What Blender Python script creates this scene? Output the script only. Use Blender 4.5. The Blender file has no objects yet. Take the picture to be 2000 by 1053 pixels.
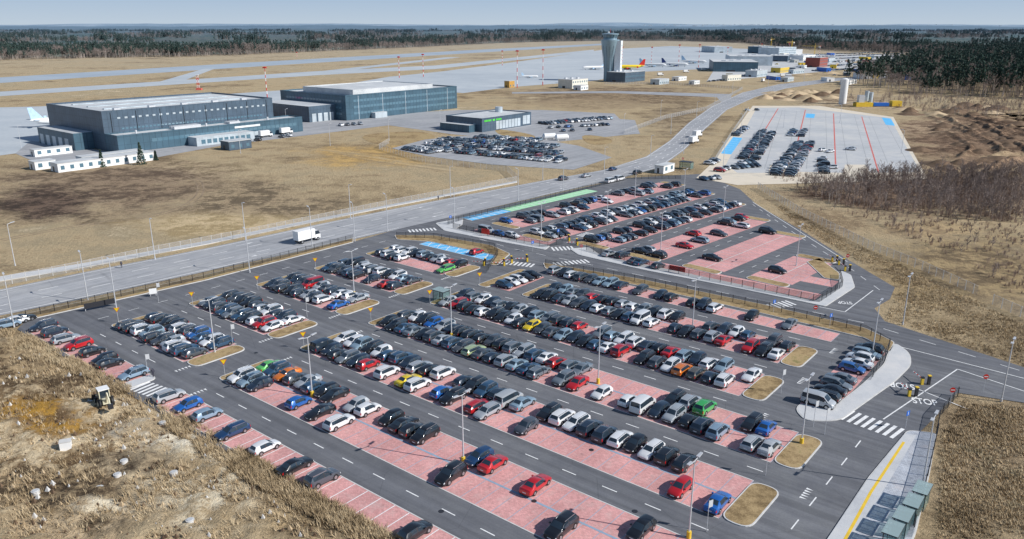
import bpy, math, random
from mathutils import Vector, Quaternion, noise
random.seed(7)
R=random.random; U=random.uniform
H=56.0; F=1534.0; CX=1000.0; CY=526.5; HZ=50.0
P=math.atan((CY-HZ)/F); cp=math.cos(P); sp=math.sin(P)
def G(px,py):
    u=(px-CX)/F; v=(py-CY)/F; D=sp+v*cp
    return (H*u/D, H*(cp-v*sp)/D)
def proj(x,y,z=0.0):
    dz=z-H; d=y*cp-dz*sp; up=y*sp+dz*cp
    return CX+F*x/d, CY-F*up/d
LA=math.radians(39.0); ca=math.cos(LA); sa=math.sin(LA)
def lot(s,t): return (s*ca+t*sa, -s*sa+t*ca)
LROT=-LA
scene=bpy.context.scene
# ------------------------------------------------------------ materials
MC={}
def newmat(name):
    m=bpy.data.materials.new(name); m.use_nodes=True
    nt=m.node_tree; b=nt.nodes['Principled BSDF']; return m,nt,b
def noise_node(nt,vec,scale,detail=6,rough=.6):
    n=nt.nodes.new('ShaderNodeTexNoise'); n.inputs['Scale'].default_value=scale; n.inputs['Detail'].default_value=detail
    n.inputs['Roughness'].default_value=rough; nt.links.new(vec,n.inputs['Vector']); return n.outputs[0]
def math_node(nt,op,a,b):
    n=nt.nodes.new('ShaderNodeMath'); n.operation=op
    for i,x in enumerate((a,b)):
        if isinstance(x,(int,float)): n.inputs[i].default_value=x
        else: nt.links.new(x,n.inputs[i])
    return n.outputs[0]
def mixc(nt,fac,a,b,bt='MIX'):
    n=nt.nodes.new('ShaderNodeMix'); n.data_type='RGBA'; n.blend_type=bt
    for i,x in ((0,fac),(6,a),(7,b)):
        if isinstance(x,(int,float)): n.inputs[i].default_value=x
        elif isinstance(x,tuple): n.inputs[i].default_value=(*x,1)
        else: nt.links.new(x,n.inputs[i])
    return n.outputs[2]
def mrange(nt,x,a,b,c,d,smooth=False):
    n=nt.nodes.new('ShaderNodeMapRange'); nt.links.new(x,n.inputs[0])
    if smooth: n.interpolation_type='SMOOTHSTEP'
    for i,v in enumerate((a,b,c,d)): n.inputs[i+1].default_value=v
    return n.outputs[0]
def mat(name,col,rough=0.7,metal=0.0,coat=0.0,var=0.12,scale=0.8,spec=None):
    if name in MC: return MC[name]
    m,nt,b=newmat(name)
    b.inputs['Roughness'].default_value=rough; b.inputs['Metallic'].default_value=metal
    b.inputs['Coat Weight'].default_value=coat
    if spec is not None: b.inputs['Specular IOR Level'].default_value=spec
    if var>0:
        tc=nt.nodes.new('ShaderNodeTexCoord')
        r=mrange(nt,noise_node(nt,tc.outputs['Object'],scale,5),.3,.7,1-var,1+var)
        nt.links.new(mixc(nt,1.0,col,r,'MULTIPLY'),b.inputs['Base Color'])
    else: b.inputs['Base Color'].default_value=(*col,1)
    MC[name]=m; return m
def mottled_nodes(nt,vec,cols,scales,w=(.45,.3,.25)):
    acc=None
    for s,k in zip(scales,w):
        o=math_node(nt,'MULTIPLY',noise_node(nt,vec,s),k)
        acc=o if acc is None else math_node(nt,'ADD',acc,o)
    r=nt.nodes.new('ShaderNodeValToRGB'); nt.links.new(acc,r.inputs[0])
    el=r.color_ramp.elements; n=len(cols)
    while len(el)<n: el.new(.5)
    for i,c in enumerate(cols):
        el[i].position=.38+.24*i/(n-1); el[i].color=(*c,1)
    return r.outputs[0],acc
def mottled(name,cols,scales=(.02,.15,1.5),rough=.95,bump=.3,w=(.45,.3,.25),bd=.05):
    if name in MC: return MC[name]
    m,nt,b=newmat(name); tc=nt.nodes.new('ShaderNodeTexCoord')
    c,a=mottled_nodes(nt,tc.outputs['Object'],cols,scales,w)
    nt.links.new(c,b.inputs['Base Color']); b.inputs['Roughness'].default_value=rough
    b.inputs['Specular IOR Level'].default_value=.2
    if bump:
        bp=nt.nodes.new('ShaderNodeBump'); bp.inputs['Strength'].default_value=bump; bp.inputs['Distance'].default_value=bd
        nt.links.new(noise_node(nt,tc.outputs['Object'],scales[-1]*2),bp.inputs['Height']); nt.links.new(bp.outputs[0],b.inputs['Normal'])
    MC[name]=m; return m
def asphalt(name,c0,c1,c2,rot=LROT):
    m,nt,b=newmat(name); tc=nt.nodes.new('ShaderNodeTexCoord'); vec=tc.outputs['Object']
    c,_=mottled_nodes(nt,vec,[c0,c1,c2],(.04,.35,5),(.45,.3,.25))
    mp=nt.nodes.new('ShaderNodeMapping'); mp.inputs['Rotation'].default_value=(0,0,-rot); nt.links.new(vec,mp.inputs[0])
    mp2=nt.nodes.new('ShaderNodeMapping'); mp2.inputs['Scale'].default_value=(.02,.9,1); nt.links.new(mp.outputs[0],mp2.inputs[0])
    st=mrange(nt,noise_node(nt,mp2.outputs[0],1,3),.35,.65,.84,1.16)
    vo=nt.nodes.new('ShaderNodeTexVoronoi'); vo.feature='DISTANCE_TO_EDGE'; vo.inputs['Scale'].default_value=.09; nt.links.new(vec,vo.inputs['Vector'])
    cr=mrange(nt,vo.outputs[0],.0,.006,.8,1)
    c=mixc(nt,1.0,c,math_node(nt,'MULTIPLY',st,cr),'MULTIPLY')
    nt.links.new(c,b.inputs['Base Color']); b.inputs['Roughness'].default_value=.85; b.inputs['Specular IOR Level'].default_value=.3
    bp=nt.nodes.new('ShaderNodeBump'); bp.inputs['Strength'].default_value=.2; bp.inputs['Distance'].default_value=.01
    nt.links.new(noise_node(nt,vec,9),bp.inputs['Height']); nt.links.new(bp.outputs[0],b.inputs['Normal']); MC[name]=m; return m
def paving(name,c1,c2,mort,bw,bh,rot=LROT):
    m,nt,b=newmat(name); tc=nt.nodes.new('ShaderNodeTexCoord')
    mp=nt.nodes.new('ShaderNodeMapping'); mp.inputs['Rotation'].default_value=(0,0,-rot); nt.links.new(tc.outputs['Object'],mp.inputs[0])
    br=nt.nodes.new('ShaderNodeTexBrick'); nt.links.new(mp.outputs[0],br.inputs['Vector'])
    br.inputs['Scale'].default_value=1; br.inputs['Brick Width'].default_value=bw; br.inputs['Row Height'].default_value=bh
    br.inputs['Mortar Size'].default_value=.012; br.inputs['Color1'].default_value=(*c1,1); br.inputs['Color2'].default_value=(*c2,1); br.inputs['Mortar'].default_value=(*mort,1)
    n1=mrange(nt,noise_node(nt,tc.outputs['Object'],.15),.35,.65,.84,1.1)
    n2=mrange(nt,noise_node(nt,tc.outputs['Object'],2.5),.3,.7,.85,1.12)
    c=mixc(nt,1.0,br.outputs[0],math_node(nt,'MULTIPLY',n1,n2),'MULTIPLY')
    c=mixc(nt,mrange(nt,noise_node(nt,tc.outputs['Object'],.5,7,.7),.52,.72,0,.4),c,(.58,.50,.46))
    c=mixc(nt,mrange(nt,noise_node(nt,tc.outputs['Object'],.9,3,.5),.66,.74,0,.4),c,(.18,.12,.12))
    nt.links.new(c,b.inputs['Base Color']); b.inputs['Roughness'].default_value=.85
    return m
M_pink=paving('red_paving',(.76,.38,.36),(.62,.30,.285),(.45,.27,.26),.4,.2)
M_cobble=paving('grey_paving',(.52,.55,.60),(.40,.43,.48),(.25,.26,.29),.4,.4)
M_asph=asphalt('asphalt',(.115,.12,.135),(.142,.146,.16),(.18,.184,.192))
M_road=asphalt('road_asphalt',(.29,.30,.315),(.345,.35,.365),(.42,.42,.42),math.radians(51))
M_run=mottled('runway_concrete',[(.38,.42,.46),(.45,.49,.52),(.52,.55,.57)],(.006,.04,.5),.9,0)
M_run2=mottled('runway_asphalt',[(.30,.36,.43),(.36,.42,.48),(.42,.47,.52)],(.006,.04,.5),.9,0)
M_conc=mottled('concrete_yard',[(.42,.44,.45),(.50,.51,.52),(.60,.59,.56)],(.03,.2,2),.9,.1)
M_sandc=mottled('sandy_pavement',[(.62,.55,.44),(.72,.64,.52),(.52,.48,.41)],(.03,.2,2),.9,.1)
M_kerb=mat('kerb_concrete',(.60,.59,.57),.9)
M_walk=mottled('sidewalk',[(.46,.47,.49),(.55,.56,.57),(.63,.62,.61)],(.1,.6,5),.9,.1)
M_verge=mottled('dry_verge',[(.16,.11,.055),(.29,.205,.105),(.44,.32,.17),(.25,.21,.09)],(.1,.8,5),1,.6)
M_wpaint=mat('white_road_paint',(.80,.80,.79),.7,var=.15,scale=2)
M_greyline=mat('grey_paver_line',(.40,.38,.44),.8)
M_drain=mat('drain_paver',(.27,.36,.46),.8)
M_ypaint=mat('yellow_paint',(.78,.52,.04),.6)
M_blue=mat('blue_paving',(.12,.50,.85),.7,var=.15)
M_green=mat('green_paving',(.38,.72,.42),.7,var=.15)
M_redp=mat('red_line_paint',(.62,.14,.11),.7)
M_black=mat('black_rubber_arch_shade',(.015,.015,.016),.6,var=0)
M_dark=mat('dark_trim',(.03,.03,.035),.4,var=0)
M_steel=mat('galvanised_steel',(.62,.63,.65),.45,.3,var=.05)
M_white=mat('white_paint',(.80,.80,.79),.5,var=.05)
M_red=mat('red_paint',(.62,.03,.02),.4,var=.05)
M_yel=mat('yellow_sign',(.85,.62,.02),.4,var=.0)
M_bluep=mat('blue_sign',(.02,.14,.55),.4,var=0)
M_rim=mat('wheel_rim',(.45,.46,.48),.3,.8,var=0)
M_head=mat('headlight',(.75,.78,.8),.1,var=0)
M_tail=mat('tail_light',(.45,.01,.01),.2,var=0)
def glassm(name,col,rough=.06,tr=0):
    m,nt,b=newmat(name); b.inputs['Base Color'].default_value=(*col,1); b.inputs['Roughness'].default_value=rough
    b.inputs['Specular IOR Level'].default_value=.9
    if tr:
        t=nt.nodes.new('ShaderNodeBsdfTransparent'); t.inputs[0].default_value=(.80,.88,.87,1); mx=nt.nodes.new('ShaderNodeMixShader'); mx.inputs[0].default_value=1-tr
        nt.links.new(t.outputs[0],mx.inputs[1]); nt.links.new(b.outputs[0],mx.inputs[2]); nt.links.new(mx.outputs[0],nt.nodes['Material Output'].inputs[0])
    MC[name]=m; return m
M_glass=glassm('car_glass',(.022,.035,.05)); M_win=glassm('window_glass',(.10,.19,.25),.1)
M_sglass=glassm('shelter_glass',(.30,.42,.42),.1,.75)
m,nt,b=newmat('car_paint'); oi=nt.nodes.new('ShaderNodeObjectInfo'); nt.links.new(oi.outputs['Color'],b.inputs['Base Color'])
b.inputs['Roughness'].default_value=.34; b.inputs['Metallic'].default_value=.15; b.inputs['Coat Weight'].default_value=1; b.inputs['Coat Roughness'].default_value=.04
M_paint=m
# ------------------------------------------------------------ mesh builder
class MB:
    def __init__(s): s.v=[];s.f=[];s.m=[];s.mats=[];s.sm=[]
    def mi(s,m):
        if m not in s.mats: s.mats.append(m)
        return s.mats.index(m)
    def face(s,pts,m,smooth=False):
        n=len(s.v); s.v.extend([tuple(p) for p in pts]); s.f.append(list(range(n,n+len(pts)))); s.m.append(s.mi(m)); s.sm.append(smooth)
    def faces(s,vs,fs,m,smooth=False):
        n=len(s.v); s.v.extend([tuple(p) for p in vs]); k=s.mi(m) if not isinstance(m,list) else None
        for i,f in enumerate(fs):
            s.f.append([n+j for j in f]); s.m.append(k if k is not None else s.mi(m[i])); s.sm.append(smooth)
    def box(s,x0,x1,y0,y1,z0,z1,m,top=None):
        vs=[(x0,y0,z0),(x1,y0,z0),(x1,y1,z0),(x0,y1,z0),(x0,y0,z1),(x1,y0,z1),(x1,y1,z1),(x0,y1,z1)]
        fs=[(0,3,2,1),(4,5,6,7),(0,1,5,4),(1,2,6,5),(2,3,7,6),(3,0,4,7)]
        s.faces(vs,fs,[m,top or m,m,m,m,m])
    def prism(s,poly,z0,z1,m,top=None):
        a=sum(poly[i][0]*poly[(i+1)%len(poly)][1]-poly[(i+1)%len(poly)][0]*poly[i][1] for i in range(len(poly)))
        if a<0: poly=poly[::-1]
        n=len(poly); vs=[(p[0],p[1],z0) for p in poly]+[(p[0],p[1],z1) for p in poly]
        fs=[tuple(range(n,2*n))]+[(i,(i+1)%n,n+(i+1)%n,n+i) for i in range(n)]
        s.faces(vs,fs,[top or m]+[m]*n)
    def tube(s,p,q,r0,r1,n,m,cap=True,smooth=True):
        p=Vector(p);q=Vector(q);d=(q-p).normalized()
        a=d.orthogonal().normalized(); b=d.cross(a)
        vs=[];
        for c,r in ((p,r0),(q,r1)):
            for i in range(n):
                t=2*math.pi*i/n; vs.append(c+a*(r*math.cos(t))+b*(r*math.sin(t)))
        s.faces(vs,[(i,(i+1)%n,n+(i+1)%n,n+i) for i in range(n)],m,smooth)
        if cap: s.faces(vs,[tuple(range(n))[::-1],tuple(range(n,2*n))],m)
    def lathe(s,prof,n,m,cx=0,cy=0,smooth=True):
        for k in range(len(prof)-1):
            (r0,z0,mm)=prof[k]; (r1,z1,_)=prof[k+1]; vs=[]
            for r,z in ((r0,z0),(r1,z1)):
                for i in range(n):
                    t=2*math.pi*i/n; vs.append((cx+r*math.cos(t),cy+r*math.sin(t),z))
            s.faces(vs,[(i,(i+1)%n,n+(i+1)%n,n+i) for i in range(n)],mm or m,smooth)
    def mesh(s,name):
        me=bpy.data.meshes.new(name); me.from_pydata(s.v,[],s.f)
        for m in s.mats: me.materials.append(m)
        me.polygons.foreach_set('material_index',s.m); me.polygons.foreach_set('use_smooth',s.sm); me.update(); return me
    def build(s,name,loc=(0,0,0),rot=0,parent=None):
        return inst(s.mesh(name),name,loc,rot,parent)
def inst(me,name,loc=(0,0,0),rot=0,parent=None,scale=1):
    o=bpy.data.objects.new(name,me); o.location=loc if len(loc)==3 else (*loc,0); o.rotation_euler=(0,0,rot)
    if scale!=1: o.scale=(scale,)*3
    scene.collection.objects.link(o)
    if parent: o.parent=parent
    return o
def empty(name):
    o=bpy.data.objects.new(name,None); scene.collection.objects.link(o); return o
def GP(l): return [G(*p) for p in l]
def LP(l): return [lot(*p) for p in l]
def chaikin(poly,it=2,closed=True):
    for _ in range(it):
        out=[]; n=len(poly); rng=range(n if closed else n-1)
        if not closed: out.append(poly[0])
        for i in rng:
            a=poly[i];b=poly[(i+1)%n]
            out.append((a[0]*.75+b[0]*.25,a[1]*.75+b[1]*.25)); out.append((a[0]*.25+b[0]*.75,a[1]*.25+b[1]*.75))
        if not closed: out.append(poly[-1])
        poly=out
    return poly
def roundp(poly,r=1.5,n=5):
    out=[];N=len(poly)
    for i in range(N):
        p=Vector(poly[i]);a=Vector(poly[i-1]);b=Vector(poly[(i+1)%N])
        da=(a-p);db=(b-p);rr=min(r,da.length*.45,db.length*.45)
        s=p+da.normalized()*rr;e=p+db.normalized()*rr
        for k in range(n+1):
            t=k/n; q=s*(1-t)**2+p*2*t*(1-t)+e*t*t; out.append((q.x,q.y))
    return out
def offset(poly,d):
    a=sum(poly[i][0]*poly[(i+1)%len(poly)][1]-poly[(i+1)%len(poly)][0]*poly[i][1] for i in range(len(poly)))
    if a<0: poly=poly[::-1]
    out=[];N=len(poly)
    for i in range(N):
        p=Vector(poly[i]); a=(p-Vector(poly[i-1])); b=(Vector(poly[(i+1)%N])-p)
        if a.length<1e-6 or b.length<1e-6: continue
        a.normalize(); b.normalize(); n=Vector((-a.y-b.y,a.x+b.x))
        if n.length<1e-6: continue
        n.normalize(); c=max(.4,n.dot(Vector((-a.y,a.x)))); q=p+n*(d/c); out.append((q.x,q.y))
    return out
def sheet(name,poly,m,z):
    a=sum(poly[i][0]*poly[(i+1)%len(poly)][1]-poly[(i+1)%len(poly)][0]*poly[i][1] for i in range(len(poly)))
    if a<0: poly=poly[::-1]
    mb=MB(); mb.face([(p[0],p[1],z) for p in poly],m); return mb.build(name)
ZL=.084; ZP=.090; ZM=.096; ZK=.20
def island(mb,poly,m,kerb=.18,r=1.5):
    if r: poly=roundp(poly,r)
    mb.prism(poly,.02,ZK,M_kerb); mb.face([(p[0],p[1],ZK+.015) for p in offset(poly,kerb)],m)
def inpoly(x,y,poly):
    c=False;j=len(poly)-1
    for i in range(len(poly)):
        xi,yi=poly[i];xj,yj=poly[j]
        if (yi>y)!=(yj>y) and x<(xj-xi)*(y-yi)/(yj-yi)+xi: c=not c
        j=i
    return c
def along(pts,step,off=0):
    out=[];d=off
    for i in range(len(pts)-1):
        a=Vector(pts[i][:2]);b=Vector(pts[i+1][:2]);L=(b-a).length
        while d<L:
            p=a+(b-a)*(d/L); out.append((p.x,p.y,math.atan2(b.y-a.y,b.x-a.x))); d+=step
        d-=L
    return out
# ------------------------------------------------------------ ground
m,nt,b=newmat('dry_grassland'); tc=nt.nodes.new('ShaderNodeTexCoord'); vec=tc.outputs['Object']
base,_=mottled_nodes(nt,vec,[(.17,.125,.08),(.33,.25,.15),(.50,.385,.235),(.37,.30,.19),(.60,.48,.32)],(.012,.09,1.2))
nz=noise_node(nt,vec,.05,8,.65); nz2=noise_node(nt,vec,.5,8,.75); nz3=noise_node(nt,vec,.16,6,.7)
mixn=math_node(nt,'ADD',math_node(nt,'MULTIPLY',nz,.3),math_node(nt,'ADD',math_node(nt,'MULTIPLY',nz3,.4),math_node(nt,'MULTIPLY',nz2,.3)))
mixf=mrange(nt,mixn,.47,.535,0,1)
def blob(px,py,w,h,c1,c2,soft=.45):
    global base
    cx,cy=G(px,py); k=cx/cy; rx=w/F*cy/(cp-(py-CY)/F*sp)
    ry=abs(G(px,py-h)[1]-G(px,py+h)[1])/2; cy=(G(px,py-h)[1]+G(px,py+h)[1])/2; cx=k*cy
    def lin(a,bb,c):
        d=nt.nodes.new('ShaderNodeVectorMath'); d.operation='DOT_PRODUCT'; nt.links.new(vec,d.inputs[0]); d.inputs[1].default_value=(a,bb,0)
        return math_node(nt,'ADD',d.outputs['Value'],c)
    q1=lin(1/rx,-k/rx,-(cx-k*cy)/rx); q2_=lin(0,1/ry,-cy/ry)
    l=math_node(nt,'SQRT',math_node(nt,'ADD',math_node(nt,'MULTIPLY',q1,q1),math_node(nt,'MULTIPLY',q2_,q2_)),0.0)
    d=math_node(nt,'ADD',l,math_node(nt,'MULTIPLY',nz,1.6)); d=math_node(nt,'ADD',d,math_node(nt,'MULTIPLY',nz2,.7))
    f=mrange(nt,d,2.0-soft,2.05+soft*.3,1,0,True)
    base=mixc(nt,f,base,mixc(nt,mixf,c1,c2))
blob(300,335,300,30,(.40,.31,.18),(.55,.43,.27))
blob(230,375,360,80,(.14,.10,.07),(.32,.235,.155),.6)
blob(90,402,130,42,(.065,.047,.036),(.18,.125,.09))
blob(520,400,200,45,(.17,.13,.085),(.42,.32,.20))
blob(430,440,230,30,(.40,.30,.16),(.62,.48,.29))
blob(720,305,160,28,(.58,.38,.15),(.38,.26,.12))
blob(1200,190,260,26,(.18,.13,.085),(.35,.26,.16))
blob(1150,205,120,14,(.42,.32,.20),(.28,.21,.13))
blob(1330,240,90,45,(.20,.15,.095),(.39,.30,.19))
blob(300,205,300,10,(.38,.28,.17),(.50,.38,.23))
blob(1900,285,240,80,(.12,.078,.052),(.30,.20,.13))
blob(1820,250,110,20,(.18,.12,.08),(.46,.34,.22))
blob(1930,320,110,16,(.38,.26,.17),(.15,.10,.065))
blob(1650,200,140,20,(.52,.41,.27),(.22,.155,.10))
blob(1800,385,330,50,(.15,.10,.07),(.31,.22,.15))
blob(1880,540,300,90,(.42,.31,.17),(.19,.14,.085))
blob(1800,450,130,20,(.50,.37,.21),(.30,.215,.13))
blob(1950,900,220,170,(.14,.10,.062),(.35,.26,.16))
blob(1600,450,120,50,(.28,.205,.125),(.48,.36,.22))
blob(120,900,380,270,(.24,.16,.085),(.72,.58,.38),.5)
blob(60,720,280,60,(.11,.075,.045),(.42,.31,.18))
blob(430,960,220,110,(.76,.66,.48),(.40,.30,.18))
blob(90,960,190,60,(.09,.065,.042),(.46,.34,.20))
blob(90,820,120,42,(.52,.29,.06),(.18,.115,.06))
blob(250,905,110,28,(.09,.066,.045),(.40,.31,.20))
blob(330,850,130,42,(.86,.77,.60),(.46,.35,.22))
blob(600,1010,160,75,(.48,.36,.21),(.14,.10,.06))
blob(150,1030,180,34,(.60,.46,.29),(.13,.095,.06))
blob(200,990,80,18,(.80,.70,.52),(.5,.38,.24))
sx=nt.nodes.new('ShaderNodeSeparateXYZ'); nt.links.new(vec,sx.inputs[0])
base=mixc(nt,mrange(nt,sx.outputs[1],700,4500,0,.7),base,(.38,.39,.38))  # aerial haze painted into the ground colour, stronger with distance
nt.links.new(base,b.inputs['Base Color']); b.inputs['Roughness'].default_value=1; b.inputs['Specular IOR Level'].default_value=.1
bp=nt.nodes.new('ShaderNodeBump'); bp.inputs['Strength'].default_value=1; bp.inputs['Distance'].default_value=.7
hh=math_node(nt,'ADD',nz2,math_node(nt,'MULTIPLY',noise_node(nt,vec,3,4),.35))
nt.links.new(hh,bp.inputs['Height']); nt.links.new(bp.outputs[0],b.inputs['Normal'])
M_ground=m
ax=[-30000,-9000,-4000,-2000,-1200,-800]+list(range(-600,601,50))+[800,1200,2000,4000,9000,30000]
ay=[-2000,-600,-200]+list(range(0,801,50))+[1000,1400,2000,4000,9000,30000]
vs=[(x,y,0) for y in ay for x in ax]; nx=len(ax)
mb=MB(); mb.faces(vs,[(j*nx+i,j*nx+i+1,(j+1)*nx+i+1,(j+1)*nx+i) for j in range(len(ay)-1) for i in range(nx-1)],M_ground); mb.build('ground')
def relief(name,fn,n1,n2,hf,m=None):
    vs=[]
    for j in range(n2+1):
        for i in range(n1+1):
            a,b_=i/n1,j/n2; x,y=fn(a,b_); vs.append((x,y,hf(x,y,a,b_)))
    w=n1+1; mb=MB(); mb.faces(vs,[(j*w+i,j*w+i+1,(j+1)*w+i+1,(j+1)*w+i) for j in range(n2) for i in range(n1)],m or M_ground,True); mb.build(name)
def efade(a,b_,k=.05): return max(0,min(1,min(a,1-a,b_,1-b_)/k))
def h1(x,y,a,b_):
    n=noise.noise((x/7,y/7,0))*.8+noise.noise((x/2.2,y/2.2,4))*.5+noise.noise((x/.9,y/.9,8))*.32+.25
    return -.05+efade(a,b_)*max(0,n)*.95
relief('churned_earth',lambda a,b_:lot(-215+205*a,-10+59*b_),380,125,h1)
# rutted haul roads are carved into the earthworks terrain itself
ruts=[chaikin(GP(l),3,False) for l in ([(1790,222),(1835,250),(1900,270),(1935,300),(1870,322),(1810,330)],[(1765,232),(1800,275),(1830,310),(1840,340)],[(1800,215),(1900,235),(2000,262),(2100,280)],[(1880,330),(1940,312),(2020,305),(2100,310)],[(1850,222),(1930,262),(1990,300)])]
rp=[p for l in ruts for p in [(x,y) for x,y,a in along(l,2.5)]]
cell={}
for x,y in rp: cell.setdefault((int(x//12),int(y//12)),[]).append((x,y))
def rutd(x,y):
    cx,cy=int(x//12),int(y//12); d=99
    for i in(-1,0,1):
        for j in(-1,0,1):
            for qx,qy in cell.get((cx+i,cy+j),()): d=min(d,math.hypot(x-qx,y-qy))
    return d
def h2(x,y,a,b_):
    n=noise.noise((x/22,y/30,0))+noise.noise((x/8,y/9,4))*.7+noise.noise((x/3,y/3,8))*.35+.15
    d=rutd(x,y)+noise.noise((x/5,y/5,1))*1.2
    z=max(0,n)*2.2
    if d<9: z=z*min(1,d/7)+1.3*math.exp(-((d-6)/1.6)**2)+.35*math.exp(-((d)/1.0)**2)
    return -.1+efade(a,b_,.12)*(z+.1)
def e2(a,b_):
    Y=300+265*b_; k0=.565-.075*b_; return ((k0+(.85-k0)*a)*Y,Y)
relief('earthworks_terrain',e2,200,220,h2)
def track(pts,w,m,z,name='dirt_track'):
    pts=chaikin(GP(pts),3,False); mb=MB()
    for o_ in (-1,1):
        L=[]
        for i,p in enumerate(pts):
            a=Vector(pts[max(0,i-1)]);b_=Vector(pts[min(len(pts)-1,i+1)]); d=(b_-a).normalized(); n=Vector((-d.y,d.x)); c=Vector(p)+n*o_*w; ww=.35*w*U(.5,1.2); L.append((c-n*ww,c+n*ww))
        for i in range(len(L)-1): mb.face([(*L[i][0],z),(*L[i+1][0],z),(*L[i+1][1],z),(*L[i][1],z)],m)
    mb.build(name)
M_trk=mottled('track_soil',[(.16,.12,.08),(.28,.21,.14),(.38,.29,.19)],(.1,.5,3))
M_trk2=mottled('track_pale_soil',[(.42,.31,.18),(.54,.42,.25),(.62,.50,.32)],(.1,.5,3))
track([(0,470),(150,440),(330,420),(400,380),(380,340),(250,325)],1.0,M_trk,.021)
track([(600,290),(700,300),(820,325),(980,345)],.9,M_trk2,.018)
for i in range(7): track([(610+i*12,288+i*3),(700+i*10,296+i*4),(850+i*6,312+i*4)],.5,M_trk2 if i%2 else M_trk,.012+.001*i)
# ------------------------------------------------------------ airfield sheets
def strip(name,far,near,m,z): return sheet(name,GP(far+near[::-1]),m,z)
strip('runway',[(-60,155),(470,123),(900,99),(1180,85)],[(-60,166),(470,132),(900,105),(1180,88)],M_run2,.03)
strip('taxiway',[(-60,183),(300,160),(620,139),(850,128),(1160,97)],[(-60,192),(300,168),(620,147),(850,135),(1160,101)],M_run,.034)
sheet('taxiway',GP([(600,142),(640,142),(900,112),(870,112)]),M_run,.038)
sheet('taxiway',GP([(300,163),(345,163),(420,134),(400,134)]),M_run,.040)
sheet('airport_apron',GP([(690,162),(830,176),(905,182),(1000,170),(1160,158),(1260,140),(1400,134),(1500,112),(1470,96),(1310,90),(1180,97),(1000,122),(860,140),(760,150)]),M_run,.044)
sheet('airport_apron',GP([(-200,215),(80,208),(560,176),(700,165),(830,176),(560,205),(105,262),(30,300),(-200,330)]),M_run,.048)
sheet('airport_yard',GP([(30,300),(100,330),(250,318),(430,285),(620,262),(760,245),(880,262),(1060,280),(1240,262),(1200,222),(1060,215),(900,215),(560,232),(240,300),(60,275)]),M_road,.052)
sheet('grass_verge',chaikin(GP([(700,262),(830,255),(860,272),(780,285),(720,280)]),2),M_verge,.056)
sheet('grass_verge',chaikin(GP([(1130,262),(1190,268),(1200,280),(1150,285)]),2),M_verge,.056)
sheet('grass_verge',chaikin(GP([(960,250),(1040,262),(1050,272),(980,268)]),2),M_verge,.058)
mainfar=[(-250,622),(0,566),(165,532),(400,486),(600,443),(760,410),(900,383),(1050,355),(1180,332),(1262,306),(1308,275),(1345,240),(1390,208),(1450,181),(1520,165),(1640,152),(1760,146)]
mainnear=[(-250,690),(0,617),(165,584),(400,531),(560,497),(780,448),(900,420),(1050,385),(1200,352),(1290,327),(1335,295),(1378,252),(1420,215),(1475,190),(1535,173),(1645,157),(1760,151)]
strip('main_road',mainfar,mainnear,M_road,.070)
sheet('access_road',GP([(1420,212),(1400,190),(1200,182),(1000,183),(1000,180),(1205,178),(1430,184)]),M_road,.064)
sheet('access_road',GP([(1380,160),(1780,125),(1790,108),(1500,104),(1400,128)]),M_conc,.060)
base_poly=[lot(-20,49.7),lot(-163,49.7),lot(-166,52)]+GP([(60,618),(400,545),(700,470),(785,446),(900,420),(1225,348),(1370,340),(1445,370),(1480,402),(1565,450),(1660,510),(1748,562),(1738,585),(1708,603),(1728,628),(2050,735),(2400,860),(2400,990),(2050,795),(1870,768),(1830,812),(1700,940),(1600,1080),(1500,1250)])
sheet('car_park_asphalt',base_poly,M_asph,ZL-.004)
sheet('sandy_pavement',GP([(1470,207),(1600,207),(1745,229),(1812,350),(1660,356),(1440,362),(1360,348),(1395,315),(1425,270)]),M_sandc,.086)
sheet('concrete_car_park',GP([(1478,211),(1560,210),(1738,231),(1798,336),(1700,338),(1690,322),(1650,322),(1648,338),(1560,336),(1545,322),(1505,322),(1500,338),(1440,338),(1418,322),(1440,280)]),M_conc,ZP)
sheet('staff_car_park',GP([(765,290),(830,273),(900,266),(1030,268),(1130,285),(1195,308),(1120,332),(960,322),(830,305)]),M_road,.087)
sheet('staff_car_park',GP([(1050,238),(1120,226),(1240,235),(1250,262),(1130,262),(1060,252)]),M_road,.087)
# ------------------------------------------------------------ paving in the lots
pk=MB(); ln=MB(); wl=MB(); isl=MB()
def quadline(mb,a,b,w,m,z):
    a=Vector(a[:2]);b=Vector(b[:2]);d=(b-a)
    if d.length<1e-5: return
    n=Vector((-d.y,d.x)).normalized()*(w/2)
    mb.face([(a.x-n.x,a.y-n.y,z),(b.x-n.x,b.y-n.y,z),(b.x+n.x,b.y+n.y,z),(a.x+n.x,a.y+n.y,z)],m)
def dashed(mb,pts,dash,gap,w,m,z,off=0):
    for (x,y,a) in along(pts,dash+gap,off):
        quadline(mb,(x,y),(x+math.cos(a)*dash,y+math.sin(a)*dash),w,m,z)
def polyl(mb,pts,w,m,z):
    for i in range(len(pts)-1): quadline(mb,pts[i],pts[i+1],w,m,z)
rows=[
 ('N',50.5,55.6,-113,-31,0),('R1',61.7,72.1,-110.5,-31,1),('R2',77.9,88.3,-110.5,-31.5,1),('R3',94.0,104.4,-110.5,-31.5,1),
 ('R4',110.1,120.5,-109.5,-43,1),('R5',126.3,136.7,-97.5,-43,1),('R6',142,147.1,-105,-39,0),
 ('LN',50.5,55.6,-160.5,-123,0),('L1',61.7,72.1,-148.5,-123.5,1),('L2',77.9,88.3,-148.5,-123.5,1),('L3',94.0,104.4,-148.5,-123.5,1),('L4',110.1,120.5,-148.5,-123.5,1),('L5',126.3,136.7,-148.5,-123.5,1),('L6',142,147.1,-147,-123,0)]
stalls=[]
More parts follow.
